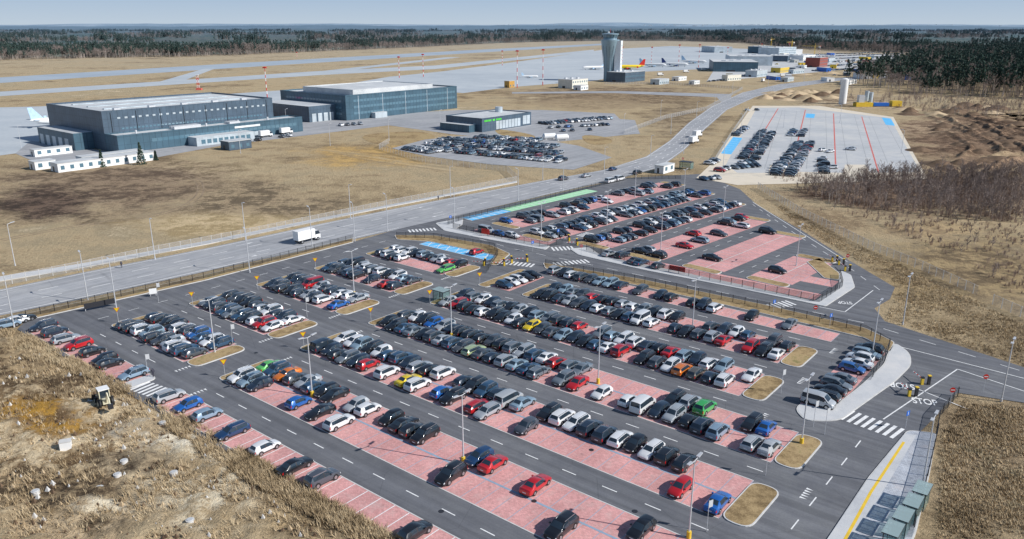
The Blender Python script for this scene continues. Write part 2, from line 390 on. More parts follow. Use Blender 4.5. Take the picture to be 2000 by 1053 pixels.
for nm,t0,t1,s0,s1,dbl in rows:
    pm=M_pink
    if nm=='L6': pm=M_blue
    P4=LP([(s0,t0),(s1,t0),(s1,t1),(s0,t1)]); pk.face([(x,y,ZP) for x,y in P4],pm)
    n=int(round((s1-s0)/2.5)); st=(s1-s0)/n
    lm=M_wpaint if nm in('L6','N') else M_greyline
    for i in range(n+1):
        s=s0+i*st; quadline(ln,lot(s,t0+.1),lot(s,t1-.1),.13,lm,ZM)
    if dbl: quadline(ln,lot(s0,(t0+t1)/2),lot(s1,(t0+t1)/2),.34,M_drain,ZM+.003)
    for e in (t0,t1): quadline(ln,lot(s0,e),lot(s1,e),.16,M_kerb,ZM+.006)
    for i in range(n):
        s=s0+(i+.5)*st
        if dbl:
            stalls.append([s,t0+2.6,nm+'n']); stalls.append([s,t1-2.6,nm+'f'])
        else: stalls.append([s,(t0+t1)/2,nm])
    if nm not in('LN','N','R6','L6'):
        island(isl,LP([(s0-2.6,t0+.1),(s0,t0+.1),(s0,t1-.1),(s0-2.6,t1-.1)]),M_verge,r=2.2)
        island(isl,LP([(s1,t0+.1),(s1+3.8,t0+.1),(s1+3.8,t1-.1),(s1,t1-.1)]),M_verge,r=3.2)
island(isl,LP([(-123,50.4),(-120.3,50.4),(-120.6,55.5),(-123,55.5)]),M_walk,r=1.2)
for i in range(7):
    s=-146.5+i*3.3; quadline(ln,lot(s,142.2),lot(s+2.6,147),.25,M_wpaint,ZM+.01); quadline(ln,lot(s+2.6,142.2),lot(s,147),.2,M_wpaint,ZM+.013)
pk.face([(x,y,ZP) for x,y in LP([(-34.6,113.5),(-29.6,113.5),(-29.6,143),(-34.6,143)])],M_pink)
for i in range(12): quadline(ln,lot(-34.5,113.5+i*2.68),lot(-29.6,113.5+i*2.68),.12,M_greyline,ZM)
pk.face([(x,y,ZP) for x,y in LP([(-109,127),(-103.6,127),(-103.6,140),(-109,140)])],M_pink)
island(isl,LP([(-112,125.5),(-109,125.5),(-109,141.5),(-112,141.5)]),M_verge,r=1.3)
for t in (58.6,75,91.1,107.2,123.4,139.4):
    e=-41 if t>107 else -29
    dashed(wl,LP([(-108,t),(e,t)]),2.2,4.0,.16,M_wpaint,ZM)
    dashed(wl,LP([(-148,t),(-124,t)]),2.2,4.0,.16,M_wpaint,ZM)
    for (sx0,tt0) in ((-111,t-2.9),(-121.3,t+.2),(e+3.4,t-2.9)):
        for k in range(5):
            a=lot(sx0,tt0+k*.6);b2=lot(sx0,tt0+k*.6+.4);c=lot(sx0+.9,tt0+k*.6+.2); wl.face([(*a,ZM),(*c,ZM),(*b2,ZM)],M_wpaint)
dashed(wl,LP([(-156.5,62),(-156.5,140)]),2.2,4.0,.14,M_wpaint,ZM)
dashed(wl,GP([(1545,1035),(1690,850)]),2.4,3.6,.16,M_wpaint,ZM)
def midl(k): return [((G(*a)[0]*(1-k)+G(*b_)[0]*k),(G(*a)[1]*(1-k)+G(*b_)[1]*k)) for a,b_ in zip(mainfar,mainnear)]
polyl(wl,midl(.06),.25,M_wpaint,ZM); polyl(wl,midl(.94)[:6],.25,M_wpaint,ZM); polyl(wl,midl(.94)[7:],.25,M_wpaint,ZM)
dashed(wl,midl(.36),4,6,.25,M_wpaint,ZM); dashed(wl,midl(.66),4,6,.25,M_wpaint,ZM)
dashed(wl,GP([(905,458),(1000,486),(1130,513),(1400,570),(1690,632),(1960,715)]),3,4,.16,M_wpaint,ZM)
dashed(wl,GP([(1470,400),(1560,462),(1660,525),(1722,570)]),3,4,.16,M_wpaint,ZM)
for l in ([(1725,820),(1870,722),(2000,765)],[(1790,760),(1890,800)],[(1640,648),(2000,740)],[(1600,600),(1650,610),(1705,568)],[(1470,395),(1655,512)]):
    polyl(wl,GP(l),.2,M_wpaint,ZM)
def zebra(a,b,L):
    a=Vector(G(*a));b=Vector(G(*b));d=(b-a);n=int(d.length/1.05);u=d.normalized();w=Vector((-u.y,u.x))
    for i in range(n+1):
        c=a+u*(i*1.05); quadline(wl,c-w*L/2,c+w*L/2,.52,M_wpaint,ZM+.003)
zebra((266,752),(330,775),3.6); zebra((1655,812),(1765,852),4); zebra((1493,603),(1545,592),3); zebra((1080,487),(1120,485),3.5)
zebra((1085,517),(1150,510),3); zebra((985,513),(1045,520),3); zebra((1135,462),(1155,455),3); zebra((800,452),(850,448),3)
def arrow(x,y,a,L=3,m=M_wpaint):
    u=Vector((math.cos(a),math.sin(a)));n=Vector((-u.y,u.x));c=Vector((x,y))
    quadline(wl,c-u*L/2,c+u*L*.2,.18,m,ZM+.004); p=c+u*L*.2
    wl.face([(*(p-n*.45),ZM+.004),(*(p+u*L*.35),ZM+.004),(*(p+n*.45),ZM+.004)],m)
for k_,dr in ((.2,0),(.8,math.pi)):
    for x,y,a in along(midl(k_),60,20): arrow(x,y,a+dr,5)
# ------- second lot
A2=math.radians(46.0); d2=(math.cos(A2),math.sin(A2)); n2=(math.sin(A2),-math.cos(A2))
def q2(q,p): return (n2[0]*q+d2[0]*p, n2[1]*q+d2[1]*p)
def unq2(x,y): return (n2[0]*x+n2[1]*y, d2[0]*x+d2[1]*y)
st2=[]
for k,(xa,xb) in enumerate([(1505,1592),(1375,1535),(1262,1472),(1165,1425),(1055,1372),(995,1312)]):
    q=-76.5-16*k
    ps=[p/2 for p in range(100,900) if xa<proj(*q2(q,p/2))[0]<xb]; p0,p1=ps[0],ps[-1]
    n=int((p1-p0)/2.5); p1=p0+n*2.5
    pk.face([(*q2(q-5.1,p0),ZP),(*q2(q+5.1,p0),ZP),(*q2(q+5.1,p1),ZP),(*q2(q-5.1,p1),ZP)],M_pink)
    for i in range(n+1): quadline(ln,q2(q-5,p0+i*2.5),q2(q+5,p0+i*2.5),.13,M_greyline,ZM)
    quadline(ln,q2(q,p0),q2(q,p1),.2,M_kerb,ZM+.004)
    for e,dd in ((p0,-3.2),(p1,3.2)):
        island(isl,[q2(q-5,e),q2(q+5,e),q2(q+5,e+dd),q2(q-5,e+dd)],M_verge,r=2.5)
    for i in range(n):
        for sgn in (-1,1): st2.append((k,sgn,*q2(q+sgn*2.55,p0+(i+.5)*2.5)))
    dashed(wl,[q2(q-8,p0),q2(q-8,p1)],2.2,4,.14,M_wpaint,ZM)
qa,pa=unq2(*G(1000,408)); qb,pb=unq2(*G(1150,371)); q=-170.5
pk.face([(*q2(q-2.5,pa-3),ZP+.006),(*q2(q+2.5,pa-3),ZP+.006),(*q2(q+2.5,pb),ZP+.006),(*q2(q-2.5,pb),ZP+.006)],M_green)
_,pc=unq2(*G(925,432))
pk.face([(*q2(q-2.5,pc),ZP+.006),(*q2(q+2.5,pc),ZP+.006),(*q2(q+2.5,pa-3.2),ZP+.006),(*q2(q-2.5,pa-3.2),ZP+.006)],M_blue)
for i in range(30):
    pp=pc+i*2.6
    if pp<pb: quadline(ln,q2(q-2.4,pp),q2(q+2.4,pp),.28,M_wpaint,ZM+.004)
    if pp<pa-6: quadline(ln,q2(q-2.4,pp),q2(q+2.4,pp+2.6),.28,M_wpaint,ZM+.008)
def pinkstrip(a,b,w):
    a=Vector(G(*a));b=Vector(G(*b));u=(b-a).normalized();n=Vector((-u.y,u.x))*w/2;L=(b-a).length
    pk.face([(*(a-n),ZP-.003),(*(b-n),ZP-.003),(*(b+n),ZP-.003),(*(a+n),ZP-.003)],M_pink)
    for i in range(int(L/2.5)+1):
        c=a+u*i*2.5; quadline(ln,c-n,c+n,.12,M_greyline,ZM)
pinkstrip((1180,497),(1598,581),4.6); pinkstrip((1552,541),(1632,556),5); pinkstrip((925,450),(1080,475),4.6)
island(isl,GP([(1060,514),(1250,546),(1500,598),(1690,642),(1748,670),(1737,690),(1690,662),(1490,614),(1240,558),(1065,526)]),M_verge,r=1)
island(isl,GP([(1748,670),(1778,692),(1780,715),(1748,747),(1690,788),(1640,824),(1572,824),(1553,802),(1562,789),(1618,803),(1678,757),(1727,712),(1733,692)]),M_walk,r=2)
island(isl,GP([(770,460),(850,461),(960,480),(997,497),(970,520),(955,518),(968,500),(930,492),(840,473),(775,469)]),M_verge,r=1)
island(isl,GP([(850,437),(905,426),(903,440),(890,447),(970,463),(1075,481),(1065,489),(950,468),(868,452)]),M_walk,r=1)
island(isl,GP([(1112,487),(1150,484),(1175,501),(1270,520),(1450,558),(1590,590),(1636,566),(1642,530),(1662,538),(1670,562),(1612,600),(1440,564),(1260,529),(1130,499)]),M_walk,r=1)
island(isl,GP([(1575,512),(1600,505),(1640,535),(1640,548),(1610,545)]),M_verge,r=1)
island(isl,GP([(-100,668),(60,625),(400,549),(690,474),(690,466),(395,540),(50,614),(-110,655)]),M_verge,r=0)
island(isl,GP([(-60,560),(160,524),(400,479),(600,437),(760,405),(1010,357),(1010,354),(760,401),(600,432),(400,472.5),(160,516),(-60,551)]),M_walk,r=0)
island(isl,GP([(1830,848),(1772,842),(1695,935),(1600,1078),(1500,1260),(1700,1260),(1790,1040),(1815,930)]),M_cobble,r=1)
sheet('sidewalk',GP([(1766,850),(1690,945),(1600,1078),(1520,1215),(1570,1215),(1660,1060),(1735,945),(1790,852)]),M_walk,ZK+.018)
polyl(wl,GP([(1765,866),(1700,965),(1640,1075)]),.35,M_ypaint,ZK+.024)
pk.build('parking_bay_paving'); ln.build('parking_bay_lines'); wl.build('road_markings'); isl.build('kerbed_verges')
l3=MB()
for a,b_ in (((1573,215),(1556,285)),((1628,222),(1632,322)),((1683,228),(1716,338)),((1520,212),(1478,280))): quadline(l3,G(*a),G(*b_),.6,M_redp,ZM)
M_joint=mat('joint_grey',(.28,.29,.30))
for k in range(26):
    y=216+k*4.4; quadline(l3,G(1505-k*1.6,y),G(1740+k*2.0,y+11),.16,M_walk if k%2 else M_joint,ZM+.004)
for k in range(9):
    f=k/8; quadline(l3,G(1500+225*f,213+17*f),G(1452+328*f,330+2*f),.16,M_joint,ZM+.0015)
l3.face([(*p,ZM+.008) for p in GP([(1575,222),(1592,223),(1590,231),(1573,230)])],M_blue)
l3.face([(*p,ZM+.008) for p in GP([(1722,230),(1740,232),(1748,246),(1730,244)])],M_blue)
l3.face([(*p,ZM+.008) for p in GP([(1432,268),(1450,270),(1428,302),(1408,300)])],M_blue)
for i in range(9):
    f=i/8; quadline(l3,G(1432-24*f,268+33*f),G(1450-22*f,270+32*f),.25,M_wpaint,ZM+.012)
l3.build('parking_bay_lines')
def roadtext(px,py,rot,size=1.9):
    c=bpy.data.curves.new('stop_road_lettering','FONT'); c.body='STOP'; c.size=size; c.align_x='CENTER'; c.align_y='CENTER'
    o=bpy.data.objects.new('stop_road_lettering',c); scene.collection.objects.link(o); o.location=(*G(px,py),ZM+.006); o.rotation_euler=(0,0,rot); o.scale=(.8,1.5,1)
    c.materials.append(M_wpaint); c.offset=.03
roadtext(1806,786,math.radians(-16)); roadtext(1762,754,math.radians(-20)+math.pi); roadtext(1650,592,math.radians(170),1.5)
# ------------------------------------------------------------ vehicles
def carmesh(kind):
    T={
    'hatch':(4.15,1.80,[(0,.80,.52,.60,.60),(.03,.92,.64,.72,.70),(.10,.97,.74,.84,.76),(.22,1,.86,.96,.78),(.26,1,.90,1.0,.79),(.42,1,.93,1.42,.64),(.56,1,.94,1.49,.66),(.60,1,.94,1.49,.66),(.78,1,.97,1.46,.64),(.90,.99,.99,1.39,.60),(.975,.95,.99,1.03,.72),(1,.88,.78,.84,.70)],[4,5,7],[6],{4,9}),
    'sedan':(4.75,1.84,[(0,.80,.50,.58,.60),(.03,.92,.62,.70,.70),(.10,.97,.72,.82,.76),(.25,1,.84,.94,.78),(.28,1,.88,.97,.79),(.42,1,.91,1.36,.63),(.54,1,.92,1.44,.65),(.57,1,.92,1.44,.65),(.72,1,.94,1.40,.62),(.84,1,.96,1.08,.74),(.97,.95,.96,1.04,.74),(1,.86,.76,.86,.70)],[4,5,7],[6],{4,8}),
    'wagon':(4.8,1.84,[(0,.80,.52,.60,.60),(.03,.92,.64,.72,.70),(.10,.97,.74,.83,.76),(.23,1,.85,.95,.78),(.26,1,.89,.98,.79),(.40,1,.92,1.40,.64),(.53,1,.93,1.47,.66),(.56,1,.93,1.47,.66),(.73,1,.95,1.46,.65),(.90,.99,.97,1.40,.62),(.975,.95,.98,1.04,.72),(1,.88,.78,.84,.70)],[4,5,7,8],[6],{4,9}),
    'suv':(4.6,1.90,[(0,.84,.62,.74,.64),(.03,.94,.76,.88,.72),(.10,.98,.88,.98,.78),(.22,1,.98,1.08,.80),(.25,1,1.02,1.12,.80),(.38,1,1.06,1.58,.68),(.54,1,1.07,1.68,.69),(.57,1,1.07,1.68,.69),(.76,1,1.09,1.65,.68),(.90,.99,1.11,1.58,.64),(.975,.96,1.10,1.16,.76),(1,.90,.88,.95,.72)],[4,5,7,8],[6],{4,9}),
    'van':(5.1,1.95,[(0,.84,.66,.80,.64),(.03,.94,.84,.96,.72),(.09,.98,.98,1.08,.78),(.15,1,1.05,1.16,.80),(.17,1,1.07,1.2,.82),(.30,1,1.12,1.82,.76),(.44,1,1.13,1.94,.80),(.47,1,1.13,1.94,.80),(.70,1,1.14,1.94,.80),(.95,.99,1.14,1.90,.78),(.985,.98,1.12,1.25,.84),(1,.95,.88,.95,.8)],[4,5,7,8],[6],{4,9})}
    L,W,S,sg,spil,tg=T[kind]; w0=W/2; mb=MB()
    def sec(st):
        f,wf,zb,zt,wt=st; w=w0*wf; x=L/2-f*L; z0=.22
        h=[(w*.92,z0),(w,.40),(w*1.005,.60 if zb>.7 else .48),(w*.965,zb),(w0*wt*1.12,zt-.045),(w0*wt*.92,zt),(w0*wt*.45,zt+.025)]
        return [(x,-a,z) for a,z in h]+[(x,a,z) for a,z in h[::-1]]
    secs=[sec(s) for s in S]; n=14
    vs=[p for s in secs for p in s]; fs=[];ms=[]
    for i in range(len(S)-1):
        for j in range(n-1):
            jj=min(j,12-j)
            fs.append((i*n+j,i*n+j+1,(i+1)*n+j+1,(i+1)*n+j))
            mm=M_paint
            if jj==0: mm=M_dark
            elif jj==3 and i in sg: mm=M_glass
            elif jj==3 and i in spil: mm=M_dark
            elif jj>=5 and i in tg: mm=M_glass
            elif jj==2 and i in(0,): mm=M_head
            elif jj==2 and i==len(S)-2: mm=M_tail
            ms.append(mm)
        fs.append(((i)*n+n-1,i*n,(i+1)*n,(i+1)*n+n-1)); ms.append(M_dark)
    for e,cap in ((0,[M_dark,M_paint,M_dark,M_paint,M_paint,M_paint]),(len(S)-1,[M_dark,M_paint,M_paint,M_paint,M_paint,M_paint])):
        for j in range(6):
            a=[e*n+j,e*n+j+1,e*n+12-j,e*n+13-j]
            fs.append(tuple(a if e else a[::-1])); ms.append(cap[j])
    mb.faces(vs,[f[::-1] for f in fs],ms,True)
    rw=.33 if kind not in('suv','van') else .37
    for sx in (L*.305,-L*.29):
        for sy in (-1,1):
            y=sy*(w0+.004)
            n_=12; arc=[(sx+(rw+.07)*math.cos(math.pi*k/n_),y,rw+(rw+.07)*math.sin(math.pi*k/n_)) for k in range(n_+1)]+[(sx-(rw+.07),y,.2),(sx+(rw+.07),y,.2)]
            mb.face(arc if sy<0 else arc[::-1],M_black)  # flat black panel, painted shade of the wheel-arch recess
            mb.tube((sx,sy*(w0-.20),rw),(sx,sy*(w0+.02),rw),rw,rw,16,M_black)
            mb.tube((sx,sy*(w0+.0),rw),(sx,sy*(w0+.028),rw),rw*.66,rw*.6,10,M_rim)
    xm=L/2-L*S[4][0]-.35; zm=S[5][2]+.03
    for sy in (-1,1): mb.box(xm-.1,xm+.1,sy*(w0+.09)-.1,sy*(w0+.09)+.1,zm,zm+.14,M_paint)
    mb.box(L/2-.02,L/2+.015,-.26,.26,.36,.47,M_white); mb.box(-L/2-.015,-L/2+.02,-.26,.26,.55,.66,M_white)
    if kind in('wagon','suv'):
        for sy in(-1,1):
            yr=sy*w0*S[6][4]*.98; mb.box(-L*.38,L*.06,yr-.02,yr+.02,S[8][3]-.0,S[6][3]+.05,M_rim)
    me=mb.mesh('car_'+kind); me.set_sharp_from_angle(angle=math.radians(32))
    return me
CM={k:carmesh(k) for k in('hatch','sedan','wagon','suv','van')}
PAL=[((.013,.015,.020),22),((.02,.035,.06),15),((.07,.08,.095),12),((.03,.08,.15),11),((.38,.41,.44),11),((.17,.20,.23),9),((.80,.81,.82),20),((.03,.13,.38),2.5),((.42,.02,.02),1.5),((.24,.34,.42),7),((.10,.09,.07),1)]
def rcol():
    t=U(0,sum(w for _,w in PAL))
    for c,w in PAL:
        t-=w
        if t<=0: return c
    return PAL[0][0]
cars=[]
def car(x,y,h,kind=None,col=None,name='parked_car',z=ZP):
    kind=kind or random.choices(['hatch','sedan','wagon','suv','van'],[30,18,22,28,1.5])[0]
    o=inst(CM[kind],name,(x,y,z),h); c=col or rcol(); o.color=(*c,1)
    k=U(.97,1.06); o.scale=(k,U(.99,1.04),U(.99,1.07))
    px,py=proj(x,y,.7); cars.append((px,py,o)); return o
OCC={ 
'R1f':[(480,640)],'R1n':[(430,525)],
'R2f':[(600,1045),(1066,1368),(1396,1425)],'R2n':[(596,735)],
'R3f':[(740,1160),(1188,1210),(1236,1262),(1316,1402),(1436,1500),(1540,1566)],'R3n':[(722,1075),(1095,1212),(1228,1405),(1440,1535)],
'R4f':[(850,1290),(1250,1440),(1462,1488)],'R4n':[(840,1228),(1248,1432)],
'R5f':[(1040,1330),(1378,1480),(1512,1562)],'R5n':[(1020,1290),(1300,1405),(1408,1430),(1462,1535)],
'R6':[(1070,1212),(1232,1262),(1290,1330),(1345,1430),(1462,1485),(1528,1550)],'L6':[(905,935),(812,832)]}
TG={'N':[337,366,394,448,507,570,615,818],'R1f':[660,687,722,752,775,797,838,925,967,1060,1262],'R1n':[575,628,657,888,1100],'R2n':[765,790,825,853,885,920,945,1040,1315,1425],'LN':[88,108,130,154,174,197,222,267]}
use=set()
for k,l in TG.items():
    for tx in l:
        best=min((i for i,(s,t,kk) in enumerate(stalls) if kk==k and i not in use),key=lambda i:abs(proj(*lot(stalls[i][0],stalls[i][1]),.7)[0]-tx)); use.add(best)
for i,(s,t,k) in enumerate(stalls):
    x,y=lot(s,t); px,py=proj(x,y,.7)
    if i in use: ok=True
    elif k[0]=='L' and k not in('LN','L6'): ok=R()<.96 and not (k=='L5n' and 858>px>790)
    else: ok=any(a<=px<=b for a,b in OCC.get(k,[])) and R()<.95
    if ok:
        h=math.pi/2-LA+(math.pi if R()<.45 else 0)+U(-.045,.045)
        x,y=lot(s+U(-.15,.15),t+U(-.35,.35)); car(x,y,h)
for i in range(11):
    if i in(5,): continue
    x,y=lot(-32.1+U(-.2,.2),114.9+i*2.68); car(x,y,LROT+(math.pi if i%3 else 0)+U(-.03,.03))
for i in range(5):
    x,y=lot(-106.2,128.4+i*2.5); car(x,y,LROT+U(-.03,.03))
dens={5:(.5,.4),4:(.85,.75),3:(.7,.5),2:(.28,.2)}
for k,sg,x,y in st2:
    if k>=2 and R()<dens[k][0 if sg<0 else 1]: car(x,y,A2-math.pi/2+(math.pi if R()<.5 else 0)+U(-.03,.03))
for px,py in ((1391,508),(1499,456),(1518,533),(950,455),(975,460),(1000,464)): car(*G(px,py),A2-math.pi/2+U(-.03,.03),col=(.01,.012,.015) if px>1100 else None)
for px,py in ((1190,497),(1215,500),(1240,511),(1252,514),(1285,521)): car(*G(px,py+3),A2+U(-.03,.03))
def carrow(a,b,dens,perp=True,gap=2.6):
    a=Vector(G(*a));b=Vector(G(*b));u=(b-a).normalized();n=Vector((-u.y,u.x)); d=0
    while d<(b-a).length:
        for sg in ((-1,1) if perp else (0,)):
            if R()<dens:
                p=a+u*d+n*(sg*2.6); car(p.x,p.y,math.atan2(n.y,n.x)+(math.pi if R()<.5 else 0)+U(-.04,.04))
        d+=gap
carrow((1462,312),(1500,258),.9); carrow((1436,330),(1484,325),.85,False,2.8); carrow((1440,322),(1482,317),.6,False,2.8); carrow((1528,344),(1572,280),.85); carrow((1385,322),(1400,314),.9,False)
carrow((1552,268),(1562,254),.5); carrow((1606,296),(1634,300),.8,False,4); carrow((1606,312),(1610,342),.7,False); carrow((1624,330),(1640,338),.5,False); carrow((1660,285),(1662,294),.4,False); carrow((1515,338),(1522,322),.7,False)
carrow((1375,352),(1425,348),.8,False,3); carrow((1460,217),(1480,216),.6,False,4); carrow((1436,266),(1458,250),.9,False); carrow((1400,338),(1420,330),.6,False,3)
carrow((830,291),(1105,317),.95); carrow((840,281),(1095,302),.95); carrow((862,274),(1085,289),.95); carrow((935,269),(1050,277),.9); carrow((800,291),(850,299),.9)
carrow((1062,243),(1190,232),.9); carrow((1075,251),(1190,245),.8,False); carrow((1100,257),(1160,255),.7,False)
for yy in (109,113,118,124,131,139): carrow((1560+(yy-118)*1.5,yy),(1765,yy-8),.78,yy>125,3.0)
carrow((1490,120),(1560,116),.7,False,4); carrow((1640,105),(1780,108),.6,False,5); carrow((640,248),(760,240),.45,False,4); carrow((420,287),(600,262),.35,False,5); carrow((1420,152),(1480,146),.8,True,3); carrow((1385,160),(1430,155),.6,False,3)
SP=[(160,672,'r'),(530,718,'lg'),(567,737,'o'),(575,780,'b'),(507,860,'w'),(790,742,'y'),(920,790,'r'),(722,718,'r'),(520,635,'r'),(655,603,'b'),(578,630,'w'),(858,532,'lg'),(885,522,'r'),(920,495,'r'),(1040,645,'y'),(1135,648,'r'),(1115,750,'r'),(1215,693,'r'),(1160,588,'r'),(1340,727,'o'),(1315,697,'r'),(1392,803,'g'),(915,685,'lg2'),(1245,787,'w'),(1005,780,'s'),(1485,832,'b'),(1425,980,'b'),(1315,943,'r'),(1060,943,'r'),(967,910,'r'),(1475,685,'r'),(1417,677,'r'),(890,600,'r'),(1445,423,'r'),(1000,435,'b'),(1352,460,'r'),(1340,478,'r'),(838,633,'b'),(853,765,'b'),(1455,857,'s'),(657,817,'w'),(722,803,'w'),(1410,935,'k'),(1392,838,'sb'),(1420,748,'w'),(1197,748,'w'),(1075,705,'w'),(880,737,'w'),(765,737,'w'),(825,757,'w'),(1280,888,'w'),(1105,823,'w'),(1605,785,'s'),(818,1028,'k'),(1100,1028,'k'),(1262,1025,'k'),(615,918,'dg'),(570,893,'k'),(448,828,'n'),(393,800,'sb'),(337,773,'s'),(267,728,'sb'),(197,688,'k'),(888,927,'k'),(925,880,'n'),(838,852,'k'),(1352,912,'k'),(1315,900,'k'),(1040,845,'dg'),(610,560,'r'),(1410,402,'n'),(1520,885,'s'),(1487,875,'k'),(1550,857,'k'),(366,790,'b'),(222,705,'k'),(752,815,'k'),(797,830,'k'),(687,785,'s'),(660,775,'k')]
CC={'r':(.50,.014,.02),'lg':(.12,.50,.12),'lg2':(.40,.50,.28),'g':(.05,.42,.10),'o':(.75,.20,.02),'b':(.015,.12,.42),'w':(.80,.80,.80),'y':(.80,.58,.02),'s':(.45,.47,.49),'k':(.012,.014,.018),'sb':(.24,.34,.44),'dg':(.08,.09,.11),'n':(.015,.05,.13)}
taken=set()
for px,py,c in SP:
    j=min((i for i in range(len(cars)) if i not in taken),key=lambda i:(cars[i][0]-px)**2+((cars[i][1]-py)*1.3)**2); taken.add(j); o=cars[j][2]
    o.color=(*CC[c],1)
    if (px,py) in((1005,780),(1245,787),(1605,785),(610,560)): o.data=CM['van']
    elif o.data==CM['van']: o.data=CM['wagon']
for px,py,k,c in ((1210,353,'van','w'),(1192,357,'van','w'),(1145,346,'sedan','s'),(1197,333,'hatch','n'),(1245,340,'suv','k'),(35,632,'hatch','w'),(15,640,'suv','sb'),(45,628,'sedan','k'),(1100,352,'suv','dg')):
    x,y=G(px,py); car(x,y,math.radians(48),k,CC[c],'car')
mb=MB(); mb.box(-3.9,1.6,-1.15,1.15,1.0,3.5,M_white); mb.box(1.75,3.4,-1.05,1.05,.6,1.7,M_white)
mb.faces([(1.75,-1.05,1.7),(3.35,-1.05,1.7),(2.9,-.95,2.7),(1.75,-.95,2.7),(1.75,1.05,1.7),(3.35,1.05,1.7),(2.9,.95,2.7),(1.75,.95,2.7)],[(0,1,2,3),(5,4,7,6),(1,5,6,2),(3,2,6,7),(4,0,3,7)],[M_glass,M_glass,M_glass,M_white,M_white])
mb.box(-3.9,3.2,-.5,.5,.55,.98,M_dark)
for x in(-2.6,2.5):
    for sy in(-1,1): mb.tube((x,sy*.8,.48),(x,sy*1.1,.48),.48,.48,16,M_black); mb.tube((x,sy*1.1,.48),(x,sy*1.13,.48),.28,.25,10,M_rim)
boxtruck=mb.mesh('box_truck'); inst(boxtruck,'box_truck',(*G(602,472),.09),math.radians(51))
for px,py,r in ((1355,280,.9),(1362,268,.9),(1560,142,.2),(1600,138,.1),(1660,120,.0),(1700,128,.3),(1530,150,.2),(1440,140,.5),(1490,160,1),(520,268,.9),(560,262,.9),(1250,150,.3),(1290,148,.3),(1340,142,.3),(1375,138,.3),(1100,162,.3)): inst(boxtruck,'box_truck',(*G(px,py),.09),r)
# ------------------------------------------------------------ street furniture
def lampmesh(h,double):
    mb=MB(); mb.tube((0,0,0),(0,0,h),.12,.07,8,M_steel); mb.tube((0,0,0),(0,0,.5),.18,.18,8,M_steel)
    for s in ((-1,1) if double else (1,)):
        mb.tube((0,0,h-.05),(s*1.1,0,h+.12),.05,.04,6,M_steel)
        mb.faces([(s*.7,-.2,h+.1),(s*1.7,-.15,h+.2),(s*1.7,.15,h+.2),(s*.7,.2,h+.1),(s*.7,-.2,h+.22),(s*1.7,-.15,h+.3),(s*1.7,.15,h+.3),(s*.7,.2,h+.22)],[(0,1,2,3),(4,5,6,7),(0,1,5,4),(1,2,6,5),(2,3,7,6),(3,0,4,7)],M_steel)
    return mb.mesh('street_lamp')
LM2=lampmesh(10,True); LM1=lampmesh(10.5,False)
mby=MB(); mby.tube((0,0,0),(0,0,.9),.28,.28,10,M_ypaint); lampguard=mby.mesh('lamp_guard')
for px,py in [(905,905),(1345,1052),(610,775),(1168,750),(1565,868),(420,690),(882,660),(1352,645),(1703,695),(1763,635),(1955,785),(692,578),(1290,490),(1057,467),(1555,520),(1240,385),(1185,440),(1800,955),(1412,430),(1335,390)]:
    o=inst(LM2,'street_lamp',(*G(px,py),.09),LROT+math.pi/2)
    if (px,py) in((905,905),(610,775),(1168,750),(1565,868),(1345,1052),(692,578),(882,660)): inst(lampguard,'lamp_guard',(0,0,0),0,o)
for px,py,r in [(228,605,2.2),(172,588,2.2),(303,507,-.9),(28,640,2.2),(488,533,2.2),(685,428,-.9),(693,472,2.2),(757,452,2.2),(888,438,2.2),(1012,392,2.2),(1100,372,2.2),(1335,300,2.2),(1412,330,2),(1447,262,2),(1310,262,-.9),(1180,340,-.9),(610,482,2.2),(42,290,1),(1290,230,1),(1395,215,2),(1218,262,1),(860,252,1),(645,285,1),(470,300,1),(880,385,-.9),(1060,352,-.9),(480,470,-.9),(1480,300,2),(1530,250,2),(1640,240,2),(1760,300,2),(1270,312,-.9),(1360,232,-.9),(1430,185,-.9),(760,275,1),(380,275,1),(560,250,1),(1500,170,2),(1570,160,2),(30,520,1)]:
    inst(LM1,'street_lamp',(*G(px,py),.08),r)
def signpost(mb,h): mb.tube((0,0,0),(0,0,h),.035,.035,6,M_steel)
mb=MB(); signpost(mb,2.9)
mb.faces([(.06,-.5,2.9),(.06,.5,2.9),(.06,0,2.05)],[(0,1,2)],M_red); mb.faces([(.075,-.38,2.84),(.075,.38,2.84),(.075,0,2.18)],[(0,1,2)],M_yel)
mb.faces([(-.05,-.5,2.9),(-.05,.5,2.9),(-.05,0,2.05)],[(0,2,1)],M_yel)
YS=mb.mesh('yield_sign')
for px,py in ((377,600),(504,567),(617,530),(232,632),(440,738),(594,682),(725,632),(840,596),(937,560)): inst(YS,'yield_sign',(*G(px,py),.1),math.radians(-75),scale=1.1)
def disc(col,mark):
    mb=MB(); signpost(mb,2.9); mb.tube((.04,0,2.55),(.07,0,2.55),.42,.42,16,col,smooth=False)
    mb.box(.072,.085,-.3,.3,2.48,2.62,mark); return mb
NE=disc(M_red,M_white).mesh('no_entry_sign')
for px,py in ((1653,520),(1855,792),(1920,765),(1333,322),(1135,500),(1590,625)): inst(NE,'no_entry_sign',(*G(px,py),.1),math.radians(-95))
mb=MB(); signpost(mb,2.9); mb.box(.04,.07,-.35,.35,2.1,2.85,M_bluep); mb.box(.072,.085,-.05,.05,2.25,2.7,M_white); BS=mb.mesh('blue_sign')
for px,py in ((1768,838),(1510,612),(1090,468),(880,440),(1040,492),(1620,640)): inst(BS,'parking_sign',(*G(px,py),.1),math.radians(-60))
mb=MB(); mb.tube((0,0,0),(0,0,4.2),.04,.03,6,M_steel); mb.box(.0,.03,0,.6,3.2,4.1,M_walk); FS=mb.mesh('sector_sign')
for px,py in ((290,738),(455,676),(1495,930),(1610,850),(1380,1040),(310,590),(600,620),(1525,770),(1588,835),(720,560)): inst(FS,'sector_sign',(*G(px,py),.1),math.radians(-60))
